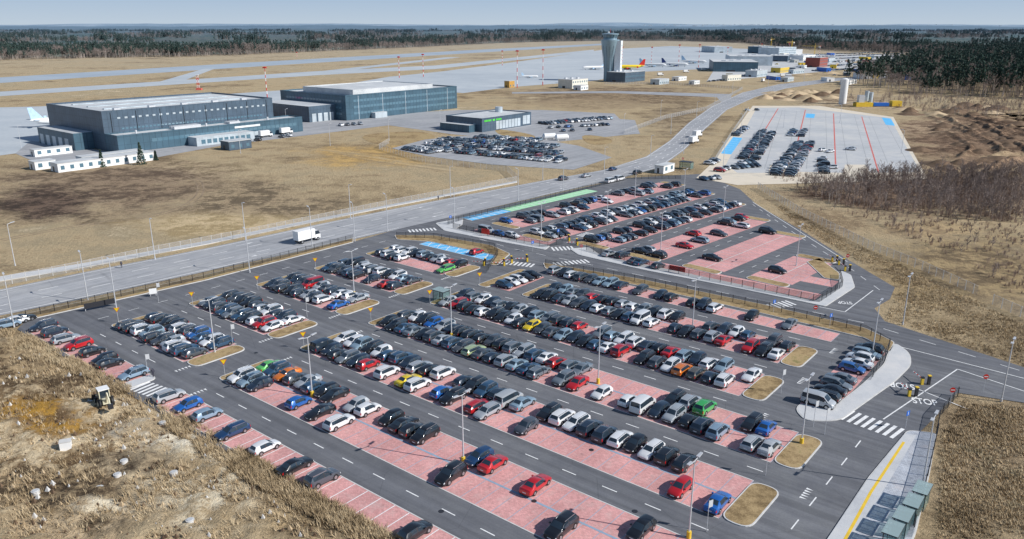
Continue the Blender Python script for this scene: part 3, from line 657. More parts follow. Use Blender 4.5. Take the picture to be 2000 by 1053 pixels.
def fencemat(name,col,fac):
    m,nt,b=newmat(name); b.inputs['Base Color'].default_value=(*col,1); b.inputs['Roughness'].default_value=.6
    tr=nt.nodes.new('ShaderNodeBsdfTransparent'); mx=nt.nodes.new('ShaderNodeMixShader'); mx.inputs[0].default_value=fac
    nt.links.new(tr.outputs[0],mx.inputs[1]); nt.links.new(b.outputs[0],mx.inputs[2]); nt.links.new(mx.outputs[0],nt.nodes['Material Output'].inputs[0]); return m
FMg=fencemat('chain_link_mesh',(.42,.42,.42),.28); FMd=fencemat('dark_mesh_panel',(.03,.035,.04),.38)
def fence(pts,h,pm,fm,step=2.6,base=.05,name='wire_fence'):
    mb=MB()
    for x,y,a in along(pts,step): mb.box(x-.05,x+.05,y-.05,y+.05,base,base+h+.08,pm)
    for i in range(len(pts)-1):
        a=pts[i];b_=pts[i+1]; mb.face([(*a,base),(*b_,base),(*b_,base+h),(*a,base+h)],fm)
        mb.tube((*a,base+h),(*b_,base+h),.03,.03,4,pm,False)
    mb.build(name)
fence(GP([(-60,572),(0,560),(160,528),(300,498),(480,463),(600,438),(760,404),(1010,356)]),2.2,M_kerb,FMg,2.8)
fence(GP([(1010,354),(990,335),(830,318),(740,292),(760,280)]),2.4,M_kerb,FMg,2.8)
fence(GP([(1480,368),(1560,418),(1700,488),(1800,528),(1908,578)]),2.2,M_kerb,FMg,2.5)
fence(GP([(1938,595),(2020,632)]),2.2,M_kerb,FMg,2.5)
fence(GP([(1220,262),(1300,232),(1380,215),(1450,175),(1300,165),(1180,165)]),2.4,M_kerb,FMg,3)
fence(GP([(1395,318),(1430,262),(1462,215)]),2.0,M_kerb,FMg,3)
fence(GP([(-60,654),(60,620),(400,545),(690,470)]),1.5,M_dark,FMd,2.6,.2)
fence(GP([(775,465),(850,467),(965,487),(972,500),(950,535)]),1.5,M_dark,FMd,2.6,.2)
fence(GP([(1065,520),(1245,552),(1500,606),(1690,652),(1738,680),(1720,712),(1700,745)]),1.5,M_dark,FMd,2.6,.2)
fence(GP([(1145,490),(1260,523),(1440,560),(1600,592),(1645,562),(1640,540)]),1.5,M_dark,FMd,2.6,.2)
fence(GP([(885,447),(1060,484),(1100,478)]),1.5,M_dark,FMd,2.6,.2)
fence(GP([(875,440),(905,430),(1225,350),(1330,350)]),1.5,M_dark,FMd,2.6,.05)
fence(GP([(1830,850),(1812,930),(1780,1053)]),1.6,M_dark,FMd,2.6,.2)
fence(GP([(1870,775),(1835,815),(1828,850)]),1.6,M_dark,FMd,2.6,.05)
mb=MB(); mb.box(-.2,.2,-.2,.2,0,1.1,M_ypaint); mb.box(-.22,.22,-.22,.22,1.1,1.35,M_dark); mb.box(-.04,.04,.2,3.0,.92,1.02,M_white)
for i in range(3): mb.box(-.045,.045,.5+i*.9,.9+i*.9,.915,1.025,M_red)
mb.box(.9,1.3,-.2,.2,0,1.5,M_dark); mb.box(.85,1.35,-.25,.25,1.5,1.62,M_ypaint); BR=mb.mesh('barrier_gate')
for px,py,r in ((1638,518,.6),(1650,530,.6),(1775,775,.7),(1800,752,.7),(985,520,2.4),(1000,515,2.4),(1030,512,2.4),(1128,480,2.4),(1112,472,2.4),(1625,512,.6),(945,520,2)): inst(BR,'barrier_gate',(*G(px,py),.1),r+LROT)
def canopy(name,L,W_,Hh,roofm,loc,rot):
    mb=MB()
    for x in(-L/2+.1,L/2-.1):
        for y in(-W_/2+.1,W_/2-.1): mb.box(x-.05,x+.05,y-.05,y+.05,0,Hh,M_dark)
    for y in (-W_/2-.1,W_/2+.04): mb.box(-L/2-.2,L/2+.2,y,y+.1,Hh,Hh+.12,M_dark)
    for x in (-L/2-.2,-L/6,L/6,L/2+.12): mb.box(x,x+.08,-W_/2+.01,W_/2+.03,Hh,Hh+.12,M_dark)
    mb.box(-L/2-.2,L/2+.2,-W_/2-.1,W_/2+.12,Hh+.122,Hh+.15,roofm)
    mb.box(-L/2,L/2,W_/2-.06,W_/2-.03,.15,Hh-.2,M_sglass)
    for x in(-L/2,L/2-.03): mb.box(x,x+.03,-W_/2+.2,W_/2-.1,.15,Hh-.2,M_sglass)
    mb.box(-L/2+.4,L/2-.4,W_/2-.6,W_/2-.2,.4,.46,M_walk)
    mb.build(name,loc,rot)
M_froof=glassm('frosted_roof_glass',(.50,.62,.62),.25,.5)
for i in range(4): canopy('bus_shelter',2.7,1.5,2.4,M_froof,(*[a+(b_-a)*i/3 for a,b_ in zip(G(1738,1072),G(1795,990))],.2),math.radians(231))
canopy('ticket_machine_shelter',3,2.2,2.6,M_froof,(*G(862,590),.1),LROT)
canopy('ticket_machine_shelter',5,3,2.8,M_dark,(*G(1340,330),.1),LROT)
def hoarding(px,py,w,h,m,rot):
    mb=MB(); mb.box(-w/2,w/2,-.04,.04,.5,.5+h,m)
    for x in(-w/2+.2,w/2-.2): mb.box(x-.05,x+.05,.04,.12,0,.5+h,M_steel)
    mb.build('information_banner',(*G(px,py),.2),rot)
hoarding(197,604,6,1.1,M_dark,math.radians(40)); hoarding(1322,535,4,1.2,M_red,math.radians(-35)); hoarding(948,462,2.5,1.5,M_red,math.radians(-30)); hoarding(300,580,1.5,1.2,M_white,.5)
# ------------------------------------------------------------ buildings
def clad(name,c1,c2,w=1.2):
    m,nt,b=newmat(name); tc=nt.nodes.new('ShaderNodeTexCoord'); sx=nt.nodes.new('ShaderNodeSeparateXYZ'); nt.links.new(tc.outputs['Object'],sx.inputs[0])
    a=math_node(nt,'ADD',sx.outputs[0],sx.outputs[1]); f=math_node(nt,'FRACT',math_node(nt,'DIVIDE',a,w),0.0)
    f2=math_node(nt,'FRACT',math_node(nt,'DIVIDE',sx.outputs[2],3.6),0.0)
    g=math_node(nt,'MAXIMUM',math_node(nt,'LESS_THAN',f,.06),math_node(nt,'LESS_THAN',f2,.03))
    c=mixc(nt,g,c1,c2); n=mrange(nt,noise_node(nt,tc.outputs['Object'],.15),.35,.65,.85,1.15)
    nt.links.new(mixc(nt,1.0,c,n,'MULTIPLY'),b.inputs['Base Color']); b.inputs['Roughness'].default_value=.45; b.inputs['Metallic'].default_value=.1; return m
M_clad=clad('dark_metal_cladding',(.075,.115,.16),(.04,.06,.085),2.4)
M_clad2=clad('blue_grey_cladding',(.06,.12,.165),(.03,.06,.085),3.0)
M_lclad=clad('light_cladding',(.48,.54,.58),(.36,.41,.44),1.5)
M_roof=mottled('flat_roof_membrane',[(.42,.44,.46),(.54,.56,.57),(.68,.69,.69)],(.03,.15,1),.8,0)
def roofed(mb,x0,x1,y0,y1,h,m,par=.6):
    mb.box(x0,x1,y0,y1,0,h,m,M_roof)
    t=.4
    mb.box(x0-.05,x1+.05,y0-.05,y0+t,h+.003,h+par,m); mb.box(x0-.05,x1+.05,y1-t,y1+.05,h+.003,h+par,m)
    mb.box(x0-.05,x0+t,y0+t,y1-t,h+.003,h+par,m); mb.box(x1-t,x1+.05,y0+t,y1-t,h+.003,h+par,m)
def winx(mb,x,y0,y1,z0,z1,n,gap=.25,m=M_win):
    st=(y1-y0)/n
    for i in range(n): mb.box(x-.1,x+.06,y0+i*st+st*gap/2,y0+(i+1)*st-st*gap/2,z0,z1,m)
def winy(mb,y,x0,x1,z0,z1,n,gap=.25,m=M_win):
    st=(x1-x0)/n
    for i in range(n): mb.box(x0+i*st+st*gap/2,x0+(i+1)*st-st*gap/2,y-.06,y+.1,z0,z1,m)
mb=MB(); roofed(mb,-60,0,0,92,17.5,M_clad,.8)
roofed(mb,.06,12,0,102,7.5,M_clad2); winx(mb,12,16,98,3.6,5.2,30,.1); winx(mb,12,50,80,.3,3,10,.15,M_lclad)
winx(mb,0,8,85,9.2,10,40,.3); winx(mb,0,6,88,14.2,15.0,24,.6,M_lclad)
mb.box(12.06,20,34,66,0,4.2,M_lclad,M_roof); winx(mb,20,36,64,1,3,9,.3)
mb.box(-52,-12,-9,-.06,0,8,M_clad2,M_roof)
for i in range(5): mb.box(-50+i*7,-46+i*7,-9.06,-8.9,0,5,M_lclad)
for i in range(3): mb.box(-50+i*17,-48.5+i*17,8,84,17.55,18.0,M_lclad)
for i in range(5): mb.box(-6,-4,8+i*17,11+i*17,17.55,18.8,M_steel)
mb.box(12.06,12.2,60,75,5.6,6.6,mat('white_panel',(.7,.72,.73),.5)); mb.box(3,8,30,44,7.55,9,M_steel); mb.box(3,8,60,66,7.55,8.6,M_steel)
for i in range(5): mb.tube((6,12+i*18,7.5),(6,12+i*18,9),.5,.5,8,M_steel)
for i in range(8): mb.tube((.15,4+i*12,7.6),(.15,4+i*12,17.4),.12,.12,6,M_dark)
mb.build('aircraft_hangar',(*lot(-378,166),0),LROT)
mb=MB(); roofed(mb,-66,0,0,100,14.5,M_clad2,.8); roofed(mb,-52,-2,8,78,17.5,M_roof,.5)
for z in (3.2,7.0,10.8): winx(mb,0,6,98,z,z+1.5,34,.12)
winy(mb,0,-60,-4,10.8,12,18,.2); winy(mb,0,-30,-4,7,8.2,9,.2); winy(mb,0,-30,-4,3.2,4.4,9,.2)
mb.box(-60,-10,-20,-.06,0,9.5,M_clad,M_roof)
for i in range(4): mb.box(-9.94,-9.85,-18+i*4.4,-15+i*4.4,0,5,M_lclad)
for i in range(6): mb.box(-60+i*8,-57+i*8,84,90,14.6,16,M_steel)
for i in range(5): mb.box(-1.0,.12,10+i*20,10.3+i*20,0,14.5,M_lclad)
mb.box(.13,4,20,30,0,3.5,M_lclad,M_roof)
mb.build('airport_office_building',(*lot(-387,316),0),LROT)
mb=MB(); roofed(mb,-27,0,0,44,7,M_clad,.5); winx(mb,0,12,34,.5,5,8,.12,M_lclad); winx(mb,0,36,43,1,6,2,.1,M_lclad); winy(mb,0,-22,-4,3.2,4.6,6,.3)
mb.box(-26,-4,-6,-.06,0,4,M_clad2,M_roof)
Mg=mat('green_sign',(.1,.65,.08),.5,var=0)
for a,w in ((2,.9),(3.2,.9),(4.4,.9),(5.6,.9),(6.8,.9),(9,1.8),(12,.9),(13.2,.9),(14.4,.9),(15.6,.9)): mb.box(.06,.18,a,a+w,5.4,6.4,Mg)
mb.tube((-18,36,7),(-18,36,10),2.2,2.2,14,M_lclad); mb.build('fire_station',(*lot(-286,327),0),LROT)
for px,py in ((1073,272),(1097,274)):
    mb=MB(); mb.tube((-3,0,1.6),(3,0,1.6),1.5,1.5,14,M_white); mb.tube((-3.7,0,1.6),(-3,0,1.6),.6,1.5,14,M_white); mb.tube((3,0,1.6),(3.7,0,1.6),1.5,.6,14,M_white)
    mb.box(-2.4,-1.8,-1,1,0,.8,M_kerb); mb.box(1.8,2.4,-1,1,0,.8,M_kerb); mb.build('storage_tank',(*G(px,py),.05),.3)
def hut(px,py,L,W_,h,m=M_white,name='site_cabin',rot=LROT):
    mb=MB(); mb.box(0,W_,0,L,0,h,m,M_roof); mb.box(-.15,W_+.15,-.15,L+.15,h+.003,h+.2,M_kerb,M_roof)
    n=max(1,int(L/3.5)); st=L/n
    for f_ in range(max(1,int(h/4))):
        for i in range(n): mb.box(W_-.05,W_+.05,i*st+st*.3,i*st+st*.7,1+f_*4,min(h-.5,2.6+f_*4),M_win)
    mb.box(W_*.3,W_*.5,-.05,.05,.1,2.1,M_dark)
    if h>6:
        for i in range(3): mb.box(W_*.2+i*W_*.2,W_*.3+i*W_*.2,L*.2*(i+1),L*.2*(i+1)+3,h+.2,h+1.4,M_steel)
    mb.build(name,(*G(px,py),.05),rot)
M_cream=mat('cream_render',(.70,.68,.60)); M_brick=mat('red_brick',(.28,.07,.05))
hut(58,330,8,6,3.2); hut(100,334,40,7,3.4); hut(60,305,16,5,3); hut(150,322,26,6,3.6,M_lclad); hut(432,292,12,7,4,M_clad); hut(1278,338,9,4,3,M_white)
hut(1090,172,26,16,8,M_cream,'airfield_building'); hut(1120,176,12,8,4,M_white,'airfield_building'); hut(1270,165,20,10,5,M_lclad,'airfield_building'); hut(1312,158,18,8,4,M_white,'airfield_building'); hut(1345,165,12,6,3.5,M_white)
hut(1185,160,40,22,10,M_clad,'airport_operations_building'); hut(1392,140,90,55,12,M_clad2,'cargo_warehouse',LROT+.5); hut(1425,128,90,60,13,M_lclad,'cargo_warehouse',LROT+.5)
hut(1572,131,34,20,13,M_brick,'red_brick_building'); hut(1480,110,90,40,16,M_lclad,'airport_terminal'); hut(1460,104,60,30,14,M_clad2,'airport_terminal'); hut(985,171,8,6,6,mat('orange_shed',(.5,.28,.06)),'equipment_shed')
hut(1500,120,70,30,9,M_clad,'airport_terminal',LROT+.3); hut(1395,103,80,40,12,M_lclad,'airport_terminal',LROT+.8); hut(1540,108,110,30,11,M_white,'airport_terminal',LROT+.9); hut(1600,122,30,15,6,M_lclad); hut(1455,150,30,14,7,M_lclad,'airfield_building'); hut(1505,142,30,12,6,mat('yellow_shed',(.6,.42,.06)),'equipment_shed')
hut(1690,150,50,20,5,M_lclad); hut(1640,165,24,9,4,M_white); hut(1545,118,60,20,8,M_white); hut(1735,140,22,9,3.5,M_white); hut(1660,140,18,8,3.5,M_bluep)
random.seed(33)
for i in range(52):
    px,py=U(1380,1790),U(104,162)
    if px<1500 and py<135: continue
    hut(px,py,U(6,26),U(5,10),U(2.8,6),random.choice([M_white,M_lclad,M_bluep,M_ypaint,M_clad,M_cream,M_white,M_brick]),'site_cabin',LROT+U(-.3,.9))
def crane(px,py,h):
    mb=MB()
    for dx,dy in((-.7,-.7),(.7,-.7),(-.7,.7),(.7,.7)): mb.tube((dx,dy,0),(dx,dy,h),.12,.12,4,M_ypaint,False)
    for i in range(int(h/2)): mb.tube((-.7,-.7,i*2),(.7,-.7,i*2+2),.08,.08,4,M_ypaint,False); mb.tube((.7,.7,i*2),(-.7,.7,i*2+2),.08,.08,4,M_ypaint,False)
    mb.tube((-9,0,h),(24,0,h),.3,.2,5,M_ypaint); mb.tube((0,0,h),(0,0,h+5),.3,.15,5,M_ypaint); mb.tube((0,0,h+5),(18,0,h+.3),.06,.06,4,M_dark,False); mb.box(-9,-6,-1,1,h-2.4,h-.3,M_kerb); mb.tube((16,0,h),(16,0,h-9),.05,.05,4,M_dark,False)
    mb.build('tower_crane',(*G(px,py),0),U(0,6))
crane(1545,106,24); crane(1590,112,20); crane(1505,100,26)
random.seed(5)
# control tower
mb=MB(); Mt=mat('tower_metal_skin',(.24,.34,.40),.35,.2); Mt2=mat('tower_concrete',(.72,.76,.78),.6)
mb.lathe([(5.6,0,None),(5.5,12,None),(6.6,24,None),(8.8,36,None),(9.6,41,None),(9.6,42,None),(7.2,42,None),(7.0,43.2,M_win),(8.4,46.8,M_dark),(8.7,47.0,None),(8.7,48.0,None),(3,48.6,None),(.1,48.7,None)],32,Mt)
for k in range(14):
    t=2*math.pi*k/14; mb.tube((5.65*math.cos(t),5.65*math.sin(t),0),(5.6*math.cos(t),5.6*math.sin(t),12),.16,.16,4,M_clad); mb.tube((5.6*math.cos(t),5.6*math.sin(t),12),(8.9*math.cos(t),8.9*math.sin(t),36),.16,.16,4,M_clad)
    mb.tube((7.1*math.cos(t),7.1*math.sin(t),43.2),(8.5*math.cos(t),8.5*math.sin(t),46.8),.14,.14,4,M_dark)
mb.box(6,12.5,-4,4,0,41,Mt2); mb.tube((0,0,48),(0,0,53),.2,.12,6,M_red); mb.tube((3,0,48),(3,0,51),.1,.1,6,M_white); mb.tube((-2,0,48),(-2,0,50),1,1,8,M_white)
for z in range(8): mb.box(12.5,12.6,-.6,.6,3+z*4.6,4.6+z*4.6,M_win)
mb.build('control_tower',(*G(1189,158),0),-.35)
def mast(px,py,h):
    mb=MB(); n=9
    for i in range(n): mb.tube((0,0,h*i/n),(0,0,h*(i+1)/n),.38-.02*i,.36-.02*i,8,M_red if i%2==0 else M_white)
    mb.box(-1.6,1.6,-.6,.6,h,h+.8,M_red); mb.box(-1,1,-1.4,1.4,h+.8,h+1.2,M_red); mb.build('apron_floodlight_mast',(*G(px,py),0))
for a in ((522,190,23),(780,152,22),(827,150,24),(1010,172,33),(1060,167,33),(981,128,20),(1272,125,24),(1325,130,29),(1364,132,30),(1420,118,20),(1540,105,20),(1486,110,22),(1185,130,20),(580,112,8),(1215,120,22),(1600,110,18)): mast(*a)
mb=MB()
for i in range(6):
    for dx,dy in((-.8,-.8),(.8,-.8),(-.8,.8),(.8,.8)): mb.tube((dx,dy,i*2.2),(dx,dy,(i+1)*2.2),.16,.16,5,M_red if i%2==0 else M_white)
    mb.tube((-.8,-.8,i*2.2),(.8,-.8,(i+1)*2.2),.1,.1,4,M_red); mb.tube((.8,.8,i*2.2),(-.8,.8,(i+1)*2.2),.1,.1,4,M_red)
mb.box(-1.3,1.3,-1.3,1.3,13.2,13.5,M_white); mb.box(-2,3,-1.5,1.5,0,1.6,M_redp); mb.build('radar_lattice_mast',(*G(388,176),0))
def airliner(rot,bodym,tailm,xy,name='airliner',sc=1):
    mb=MB(); st=[(19,.2,2.9),(18,1.1,2.95),(16,1.75,3.2),(13,2.0,3.3),(-8,2.0,3.3),(-14,1.4,3.7),(-18,.6,4.2),(-19.5,.2,4.4)]; n=14; vs=[]
    for x,r,z in st:
        for i in range(n): t=2*math.pi*i/n; vs.append((x,r*math.cos(t),z+r*math.sin(t)))
    mb.faces(vs,[(k*n+i,k*n+(i+1)%n,(k+1)*n+(i+1)%n,(k+1)*n+i) for k in range(len(st)-1) for i in range(n)],bodym,True)
    for s in(-1,1):
        mb.prism([(4,s*1.5),(-3,s*1.5),(-5.5,s*17),(-3.8,s*17)],2.4,2.7,M_lclad); mb.prism([(-14,s*.8),(-17.5,s*.8),(-18.8,s*6.5),(-17.4,s*6.5)],4.3,4.5,M_lclad)
        mb.tube((4.5,s*5,1.6),(.5,s*5,1.6),1.05,.8,12,tailm); mb.box(-5.5,-3.9,s*17-.1,s*17+.1,2.5,4.6,tailm); mb.tube((-1,s*2.8,0),(-1,s*2.8,2.4),.5,.2,8,M_black)
        mb.box(-10,15,s*2.0-.02,s*2.0+.02,3.6,3.85,M_dark)
    mb.tube((14,0,0),(14,0,2.4),.4,.15,8,M_black)
    mb.faces([(-12,-.2,5),(-18.8,-.15,4.8),(-19.8,-.1,11.5),(-17.4,-.1,11.5),(-12,.2,5),(-18.8,.15,4.8),(-19.8,.1,11.5),(-17.4,.1,11.5)],[(0,1,2,3),(7,6,5,4),(0,3,7,4),(3,2,6,7),(1,5,6,2)],tailm)
    o=mb.build(name,(*xy,.05),rot); o.scale=(sc,)*3
M_lb=mat('pale_blue_paint',(.45,.62,.78),.4); M_nv=mat('navy_paint',(.03,.06,.2),.4); M_mg=mat('magenta_paint',(.55,.02,.2),.4)
tx,ty=G(88,248); airliner(math.radians(51),M_white,M_lb,(tx+12*math.cos(math.radians(51)),ty+12*math.sin(math.radians(51)))); airliner(math.radians(230),M_white,M_mg,lot(-462,278)); airliner(math.radians(230),M_white,M_nv,lot(-478,420))
airliner(math.radians(190),M_yel,M_red,G(1228,136),sc=1.15); airliner(math.radians(200),M_white,M_lb,G(1160,136),sc=.9); airliner(math.radians(-20),M_white,M_lb,G(1275,131)); airliner(math.radians(-20),M_white,M_nv,G(1318,130)); airliner(math.radians(-20),M_white,M_lb,G(1355,124)); airliner(math.radians(10),M_white,M_lb,G(1035,152),'small_aircraft',.5)
mb=MB(); mb.tube((0,0,0),(0,0,18),2.7,2.7,16,M_white); mb.tube((0,0,18),(0,0,18.8),2.7,1,16,M_white); mb.build('cement_silo',(*G(1645,203),0))
mb=MB(); mb.box(-6,6,-3,3,0,3,M_ypaint); mb.box(-4,0,-2,2,3,8,M_steel); mb.tube((2,0,4),(2,0,11),1.5,1.5,12,M_lclad); mb.tube((5,0,3),(5,0,10),1.5,1.5,12,M_lclad); mb.box(7,18,-2,2,.4,2.6,M_bluep); mb.box(20,27,-2.5,2.5,.3,4,M_ypaint)
mb.faces([(-6,-1,3),(-6,1,3),(-20,1,.5),(-20,-1,.5)],[(0,1,2,3)],M_dark); mb.build('concrete_batching_plant',(*G(1685,208),0),0)
def heap(px,py,r,h,m):
    vs=[(0,0,h)];fs=[];n=14
    for k,(rr,hh_) in enumerate(((.3,.75),(.65,.35),(1,0))):
        for i in range(n): t=2*math.pi*i/n; q=rr*r*U(.85,1.15); vs.append((q*math.cos(t)*1.4,q*math.sin(t),h*hh_*U(.8,1.15)))
    for i in range(n): fs.append((0,1+i,1+(i+1)%n))
    for k in range(2):
        for i in range(n): a=1+k*n+i;b_=1+k*n+(i+1)%n; fs.append((a,a+n,b_+n,b_))
    mb=MB(); mb.faces(vs,fs,m,True); mb.build('earth_heap',(*G(px,py),-.02))
Ms=mottled('sand',[(.38,.27,.16),(.50,.38,.24),(.60,.47,.31)],(.1,.5,3)); Md=mottled('dark_soil',[(.08,.055,.035),(.15,.10,.065),(.23,.155,.10)],(.1,.5,3))
for i in range(22): heap(U(1480,1640),U(178,200),U(4,9),U(1.5,4.5),random.choice((Ms,Md)))
for i in range(22): heap(U(1740,1960),U(205,228),U(4,9),U(1,4),random.choice((Ms,Md,Md)))
for i in range(30): heap(U(1790,1990),U(235,335),U(3,7),U(1,2.6),Md)
for i in range(16): heap(U(1560,1780),U(118,150),U(4,9),U(1,3),Ms)
for i in range(40):
    x,y=G(U(1480,1790),U(106,155)); car(x,y,U(0,6.2),random.choice(['van','suv','hatch']),random.choice([CC['w'],CC['y'],CC['k'],CC['w'],CC['s']]))
mb=MB(); Mc=mat('machine_cream',(.62,.58,.42),.5)
mb.box(-1.6,1.3,-.5,.5,.7,1.5,Mc); mb.box(-.9,.5,-.7,.7,1.5,2.75,M_glass); mb.box(-1,.6,-.8,.8,2.75,2.9,M_white)
for x,y in((-.9,-.7),(.5,-.7),(-.9,.7),(.5,.7)): mb.box(x-.06,x+.06,y-.06,y+.06,1.5,2.76,Mc)
for x,r in((-1,.75),(1.3,.5)):
    for s in(-1,1): mb.tube((x,s*.75,r),(x,s*1.1,r),r,r,14,M_black); mb.tube((x,s*1.1,r),(x,s*1.13,r),r*.5,r*.4,8,Mc)
for s in(-.55,.55): mb.tube((.6,s,1.5),(2.7,s,.7),.1,.1,6,Mc)
mb.faces([(2.7,-1.1,.1),(3.5,-1.1,.1),(2.7,-1.1,.95),(2.7,1.1,.1),(3.5,1.1,.1),(2.7,1.1,.95)],[(0,1,2),(4,3,5),(0,3,4,1),(0,2,5,3)],M_dark)
mb.tube((-1.6,0,1.1),(-2.8,0,3.0),.16,.13,6,Mc); mb.tube((-2.8,0,3.0),(-3.9,0,1.6),.12,.1,6,Mc); mb.box(-4.3,-3.6,-.35,.35,.9,1.6,M_dark); mb.build('backhoe_loader',(*G(205,792),.15),math.radians(130))
mb=MB(); mb.box(-.7,.7,-.5,.5,0,1.3,M_white); mb.box(-.75,.75,-.55,.55,1.3,1.4,M_kerb); mb.build('water_tank_crate',(*G(130,878),0),.4)
for px,py in ((175,790),(200,768),(230,932),(243,905),(372,1022),(318,830),(195,958),(340,928),(70,965)):
    mb=MB(); mb.tube((0,0,-.1),(0,0,.5),.5,.5,14,M_kerb); mb.tube((0,0,.5),(0,0,.56),.36,.34,14,M_conc); mb.build('concrete_manhole',(*G(px,py),0))
for px,py in ((862,1000),(1043,980),(500,690),(1155,880),(1240,1000)):
    mb=MB(); mb.tube((0,0,.09),(0,0,.115),.35,.35,14,M_dark); mb.build('manhole_cover',G(px,py))
def person(px,py,rot,cloth):
    P_=[(0,0,.92),(0,0,1.15),(0,0,1.42),(0,0,1.52),(0,.02,1.66),(.1,0,.88),(.12,.12,.48),(.12,.02,.06),(-.1,0,.88),(-.12,-.05,.48),(-.12,-.22,.08),(.2,0,1.4),(.25,-.08,1.12),(.25,0,.86),(-.2,0,1.4),(-.25,.06,1.12),(-.25,.16,.88)]
    E=[(0,1),(1,2),(2,3),(3,4),(0,5),(5,6),(6,7),(0,8),(8,9),(9,10),(2,11),(11,12),(12,13),(2,14),(14,15),(15,16)]
    rr=[.15,.15,.15,.06,.105,.09,.065,.05,.09,.065,.05,.06,.048,.04,.06,.048,.04]
    me=bpy.data.meshes.new('pedestrian'); me.from_pydata(P_,E,[]); o=inst(me,'pedestrian',(*G(px,py),.1),rot); me.materials.append(cloth)
    bpy.context.view_layer.objects.active=o; o.modifiers.new('s','SKIN')
    for i,v in enumerate(me.skin_vertices[0].data): v.radius=(rr[i],rr[i]); v.use_root=(i==0)
    o.modifiers.new('d','SUBSURF').levels=1; o.modifiers['d'].render_levels=1
for a in ((238,524,.8),(856,392,.8),(1005,470,2),(300,738,1)): person(a[0],a[1],a[2],mat('dark_clothes',(.04,.04,.06)))
# ------------------------------------------------------------ vegetation
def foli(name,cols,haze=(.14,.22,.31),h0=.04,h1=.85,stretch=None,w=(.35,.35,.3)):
    m,nt,b=newmat(name); g=nt.nodes.new('ShaderNodeNewGeometry'); v=g.outputs['Position']
    if stretch:
        mp=nt.nodes.new('ShaderNodeMapping'); mp.inputs['Scale'].default_value=stretch; nt.links.new(v,mp.inputs[0]); v=mp.outputs[0]
    c,_=mottled_nodes(nt,v,cols,(.006,.05,.4),w)
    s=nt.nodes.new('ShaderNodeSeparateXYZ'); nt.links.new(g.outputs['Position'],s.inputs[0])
    c=mixc(nt,mrange(nt,s.outputs[1],600,9000,h0,h1),c,haze)  # distance haze is blended into the foliage colour along world Y
    nt.links.new(c,b.inputs['Base Color']); b.inputs['Roughness'].default_value=.9; b.inputs['Specular IOR Level'].default_value=.1; return m
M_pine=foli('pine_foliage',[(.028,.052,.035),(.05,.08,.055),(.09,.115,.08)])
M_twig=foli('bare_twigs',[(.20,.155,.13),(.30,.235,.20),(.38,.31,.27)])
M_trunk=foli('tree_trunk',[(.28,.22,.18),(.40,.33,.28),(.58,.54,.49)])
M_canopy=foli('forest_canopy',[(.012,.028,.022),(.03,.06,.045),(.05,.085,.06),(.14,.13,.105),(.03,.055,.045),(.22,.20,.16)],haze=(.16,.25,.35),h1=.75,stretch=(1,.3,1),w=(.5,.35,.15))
def tri(mb,c,s,m):
    a=Vector((U(-1,1),U(-1,1),U(-1,1))).normalized(); b_=a.orthogonal().normalized(); b_.rotate(Quaternion(a,U(0,6.28)))
    c=Vector(c); mb.face([c+b_*s,c-b_*s*.6+a*s*.8,c-b_*s*.5-a*s*.8],m)
def pine(mb,x,y,h):
    mb.tube((x,y,0),(x+U(-.4,.4),y+U(-.4,.4),h*.95),.24,.06,5,M_trunk,False)
    b0=U(.35,.55)
    for i in range(24):
        f=U(b0,1); r=(1-f)*h*.22+.5; t=U(0,6.28); rr=r*math.sqrt(R())
        cx,cy,cz=x+rr*math.cos(t),y+rr*math.sin(t),f*h
        for k in range(5): tri(mb,(cx+U(-.6,.6),cy+U(-.6,.6),cz+U(-.5,.5)),U(.5,1.0),M_pine)
def bare(mb,x,y,h,m=None,k=16,wd=.07):
    m=m or M_twig; mb.tube((x,y,0),(x,y,h*.9),.02*h*.6,.03,5,M_trunk,False)
    for i in range(k):
        z=U(.3,.9)*h; t=U(0,6.28); L=(1-z/h)*h*.35+h*.06; e=Vector((x+math.cos(t)*L,y+math.sin(t)*L,z+L*U(.9,1.6))); mb.tube((x,y,z),e,.05,.02,3,m,False)
        for j in range(6):
            s=Vector((x,y,z)).lerp(e,U(.3,1)); d=Vector((U(-1,1),U(-1,1),U(.4,1.6)))*h*.07; n=d.cross(Vector((U(-1,1),U(-1,1),.2))).normalized()*wd
            mb.face([s-n,s+n,s+d],m)
def tile(pb,n=34,S=45):
    mb=MB()
    for i in range(n):
        x,y=U(-S/2,S/2),U(-S/2,S/2)
        if R()<pb: bare(mb,x,y,U(12,18),k=22,wd=.13)
        else: pine(mb,x,y,U(15,22))
    return mb.mesh('forest_trees')
TP=[tile(.15) for _ in range(3)]; TB=[tile(.8) for _ in range(3)]
forest=empty('forest')
edge=[(-500,132),(-200,124),(0,118),(200,114),(430,110),(560,104),(700,98),(800,94),(930,87),(1060,82),(1160,80.5),(1300,80),(1450,84),(1550,95),(1660,101),(1800,106),(2100,112),(2600,118)]
ek=[(G(a,b_)[0]/G(a,b_)[1],G(a,b_)[1]) for a,b_ in edge]
def Yedge(k):
    if k<=ek[0][0]: return ek[0][1]
    for i in range(len(ek)-1):
        if ek[i][0]<=k<=ek[i+1][0]:
            f=(k-ek[i][0])/(ek[i+1][0]-ek[i][0]); return ek[i][1]*(1-f)+ek[i+1][1]*f
    return ek[-1][1]
k=-.85
while k<.85:
    Y=Yedge(k)
    for j in range(5):
        yy=Y+20+j*36+U(-8,8); pbare=.6 if (j==0) else .25
        if Y>2600 and j>2: break
        inst(random.choice(TB if R()<pbare else TP),'forest_stand',(k*yy+U(-8,8),yy,0),U(0,6.28),forest,U(.8,1.35))
    k+=36/Y
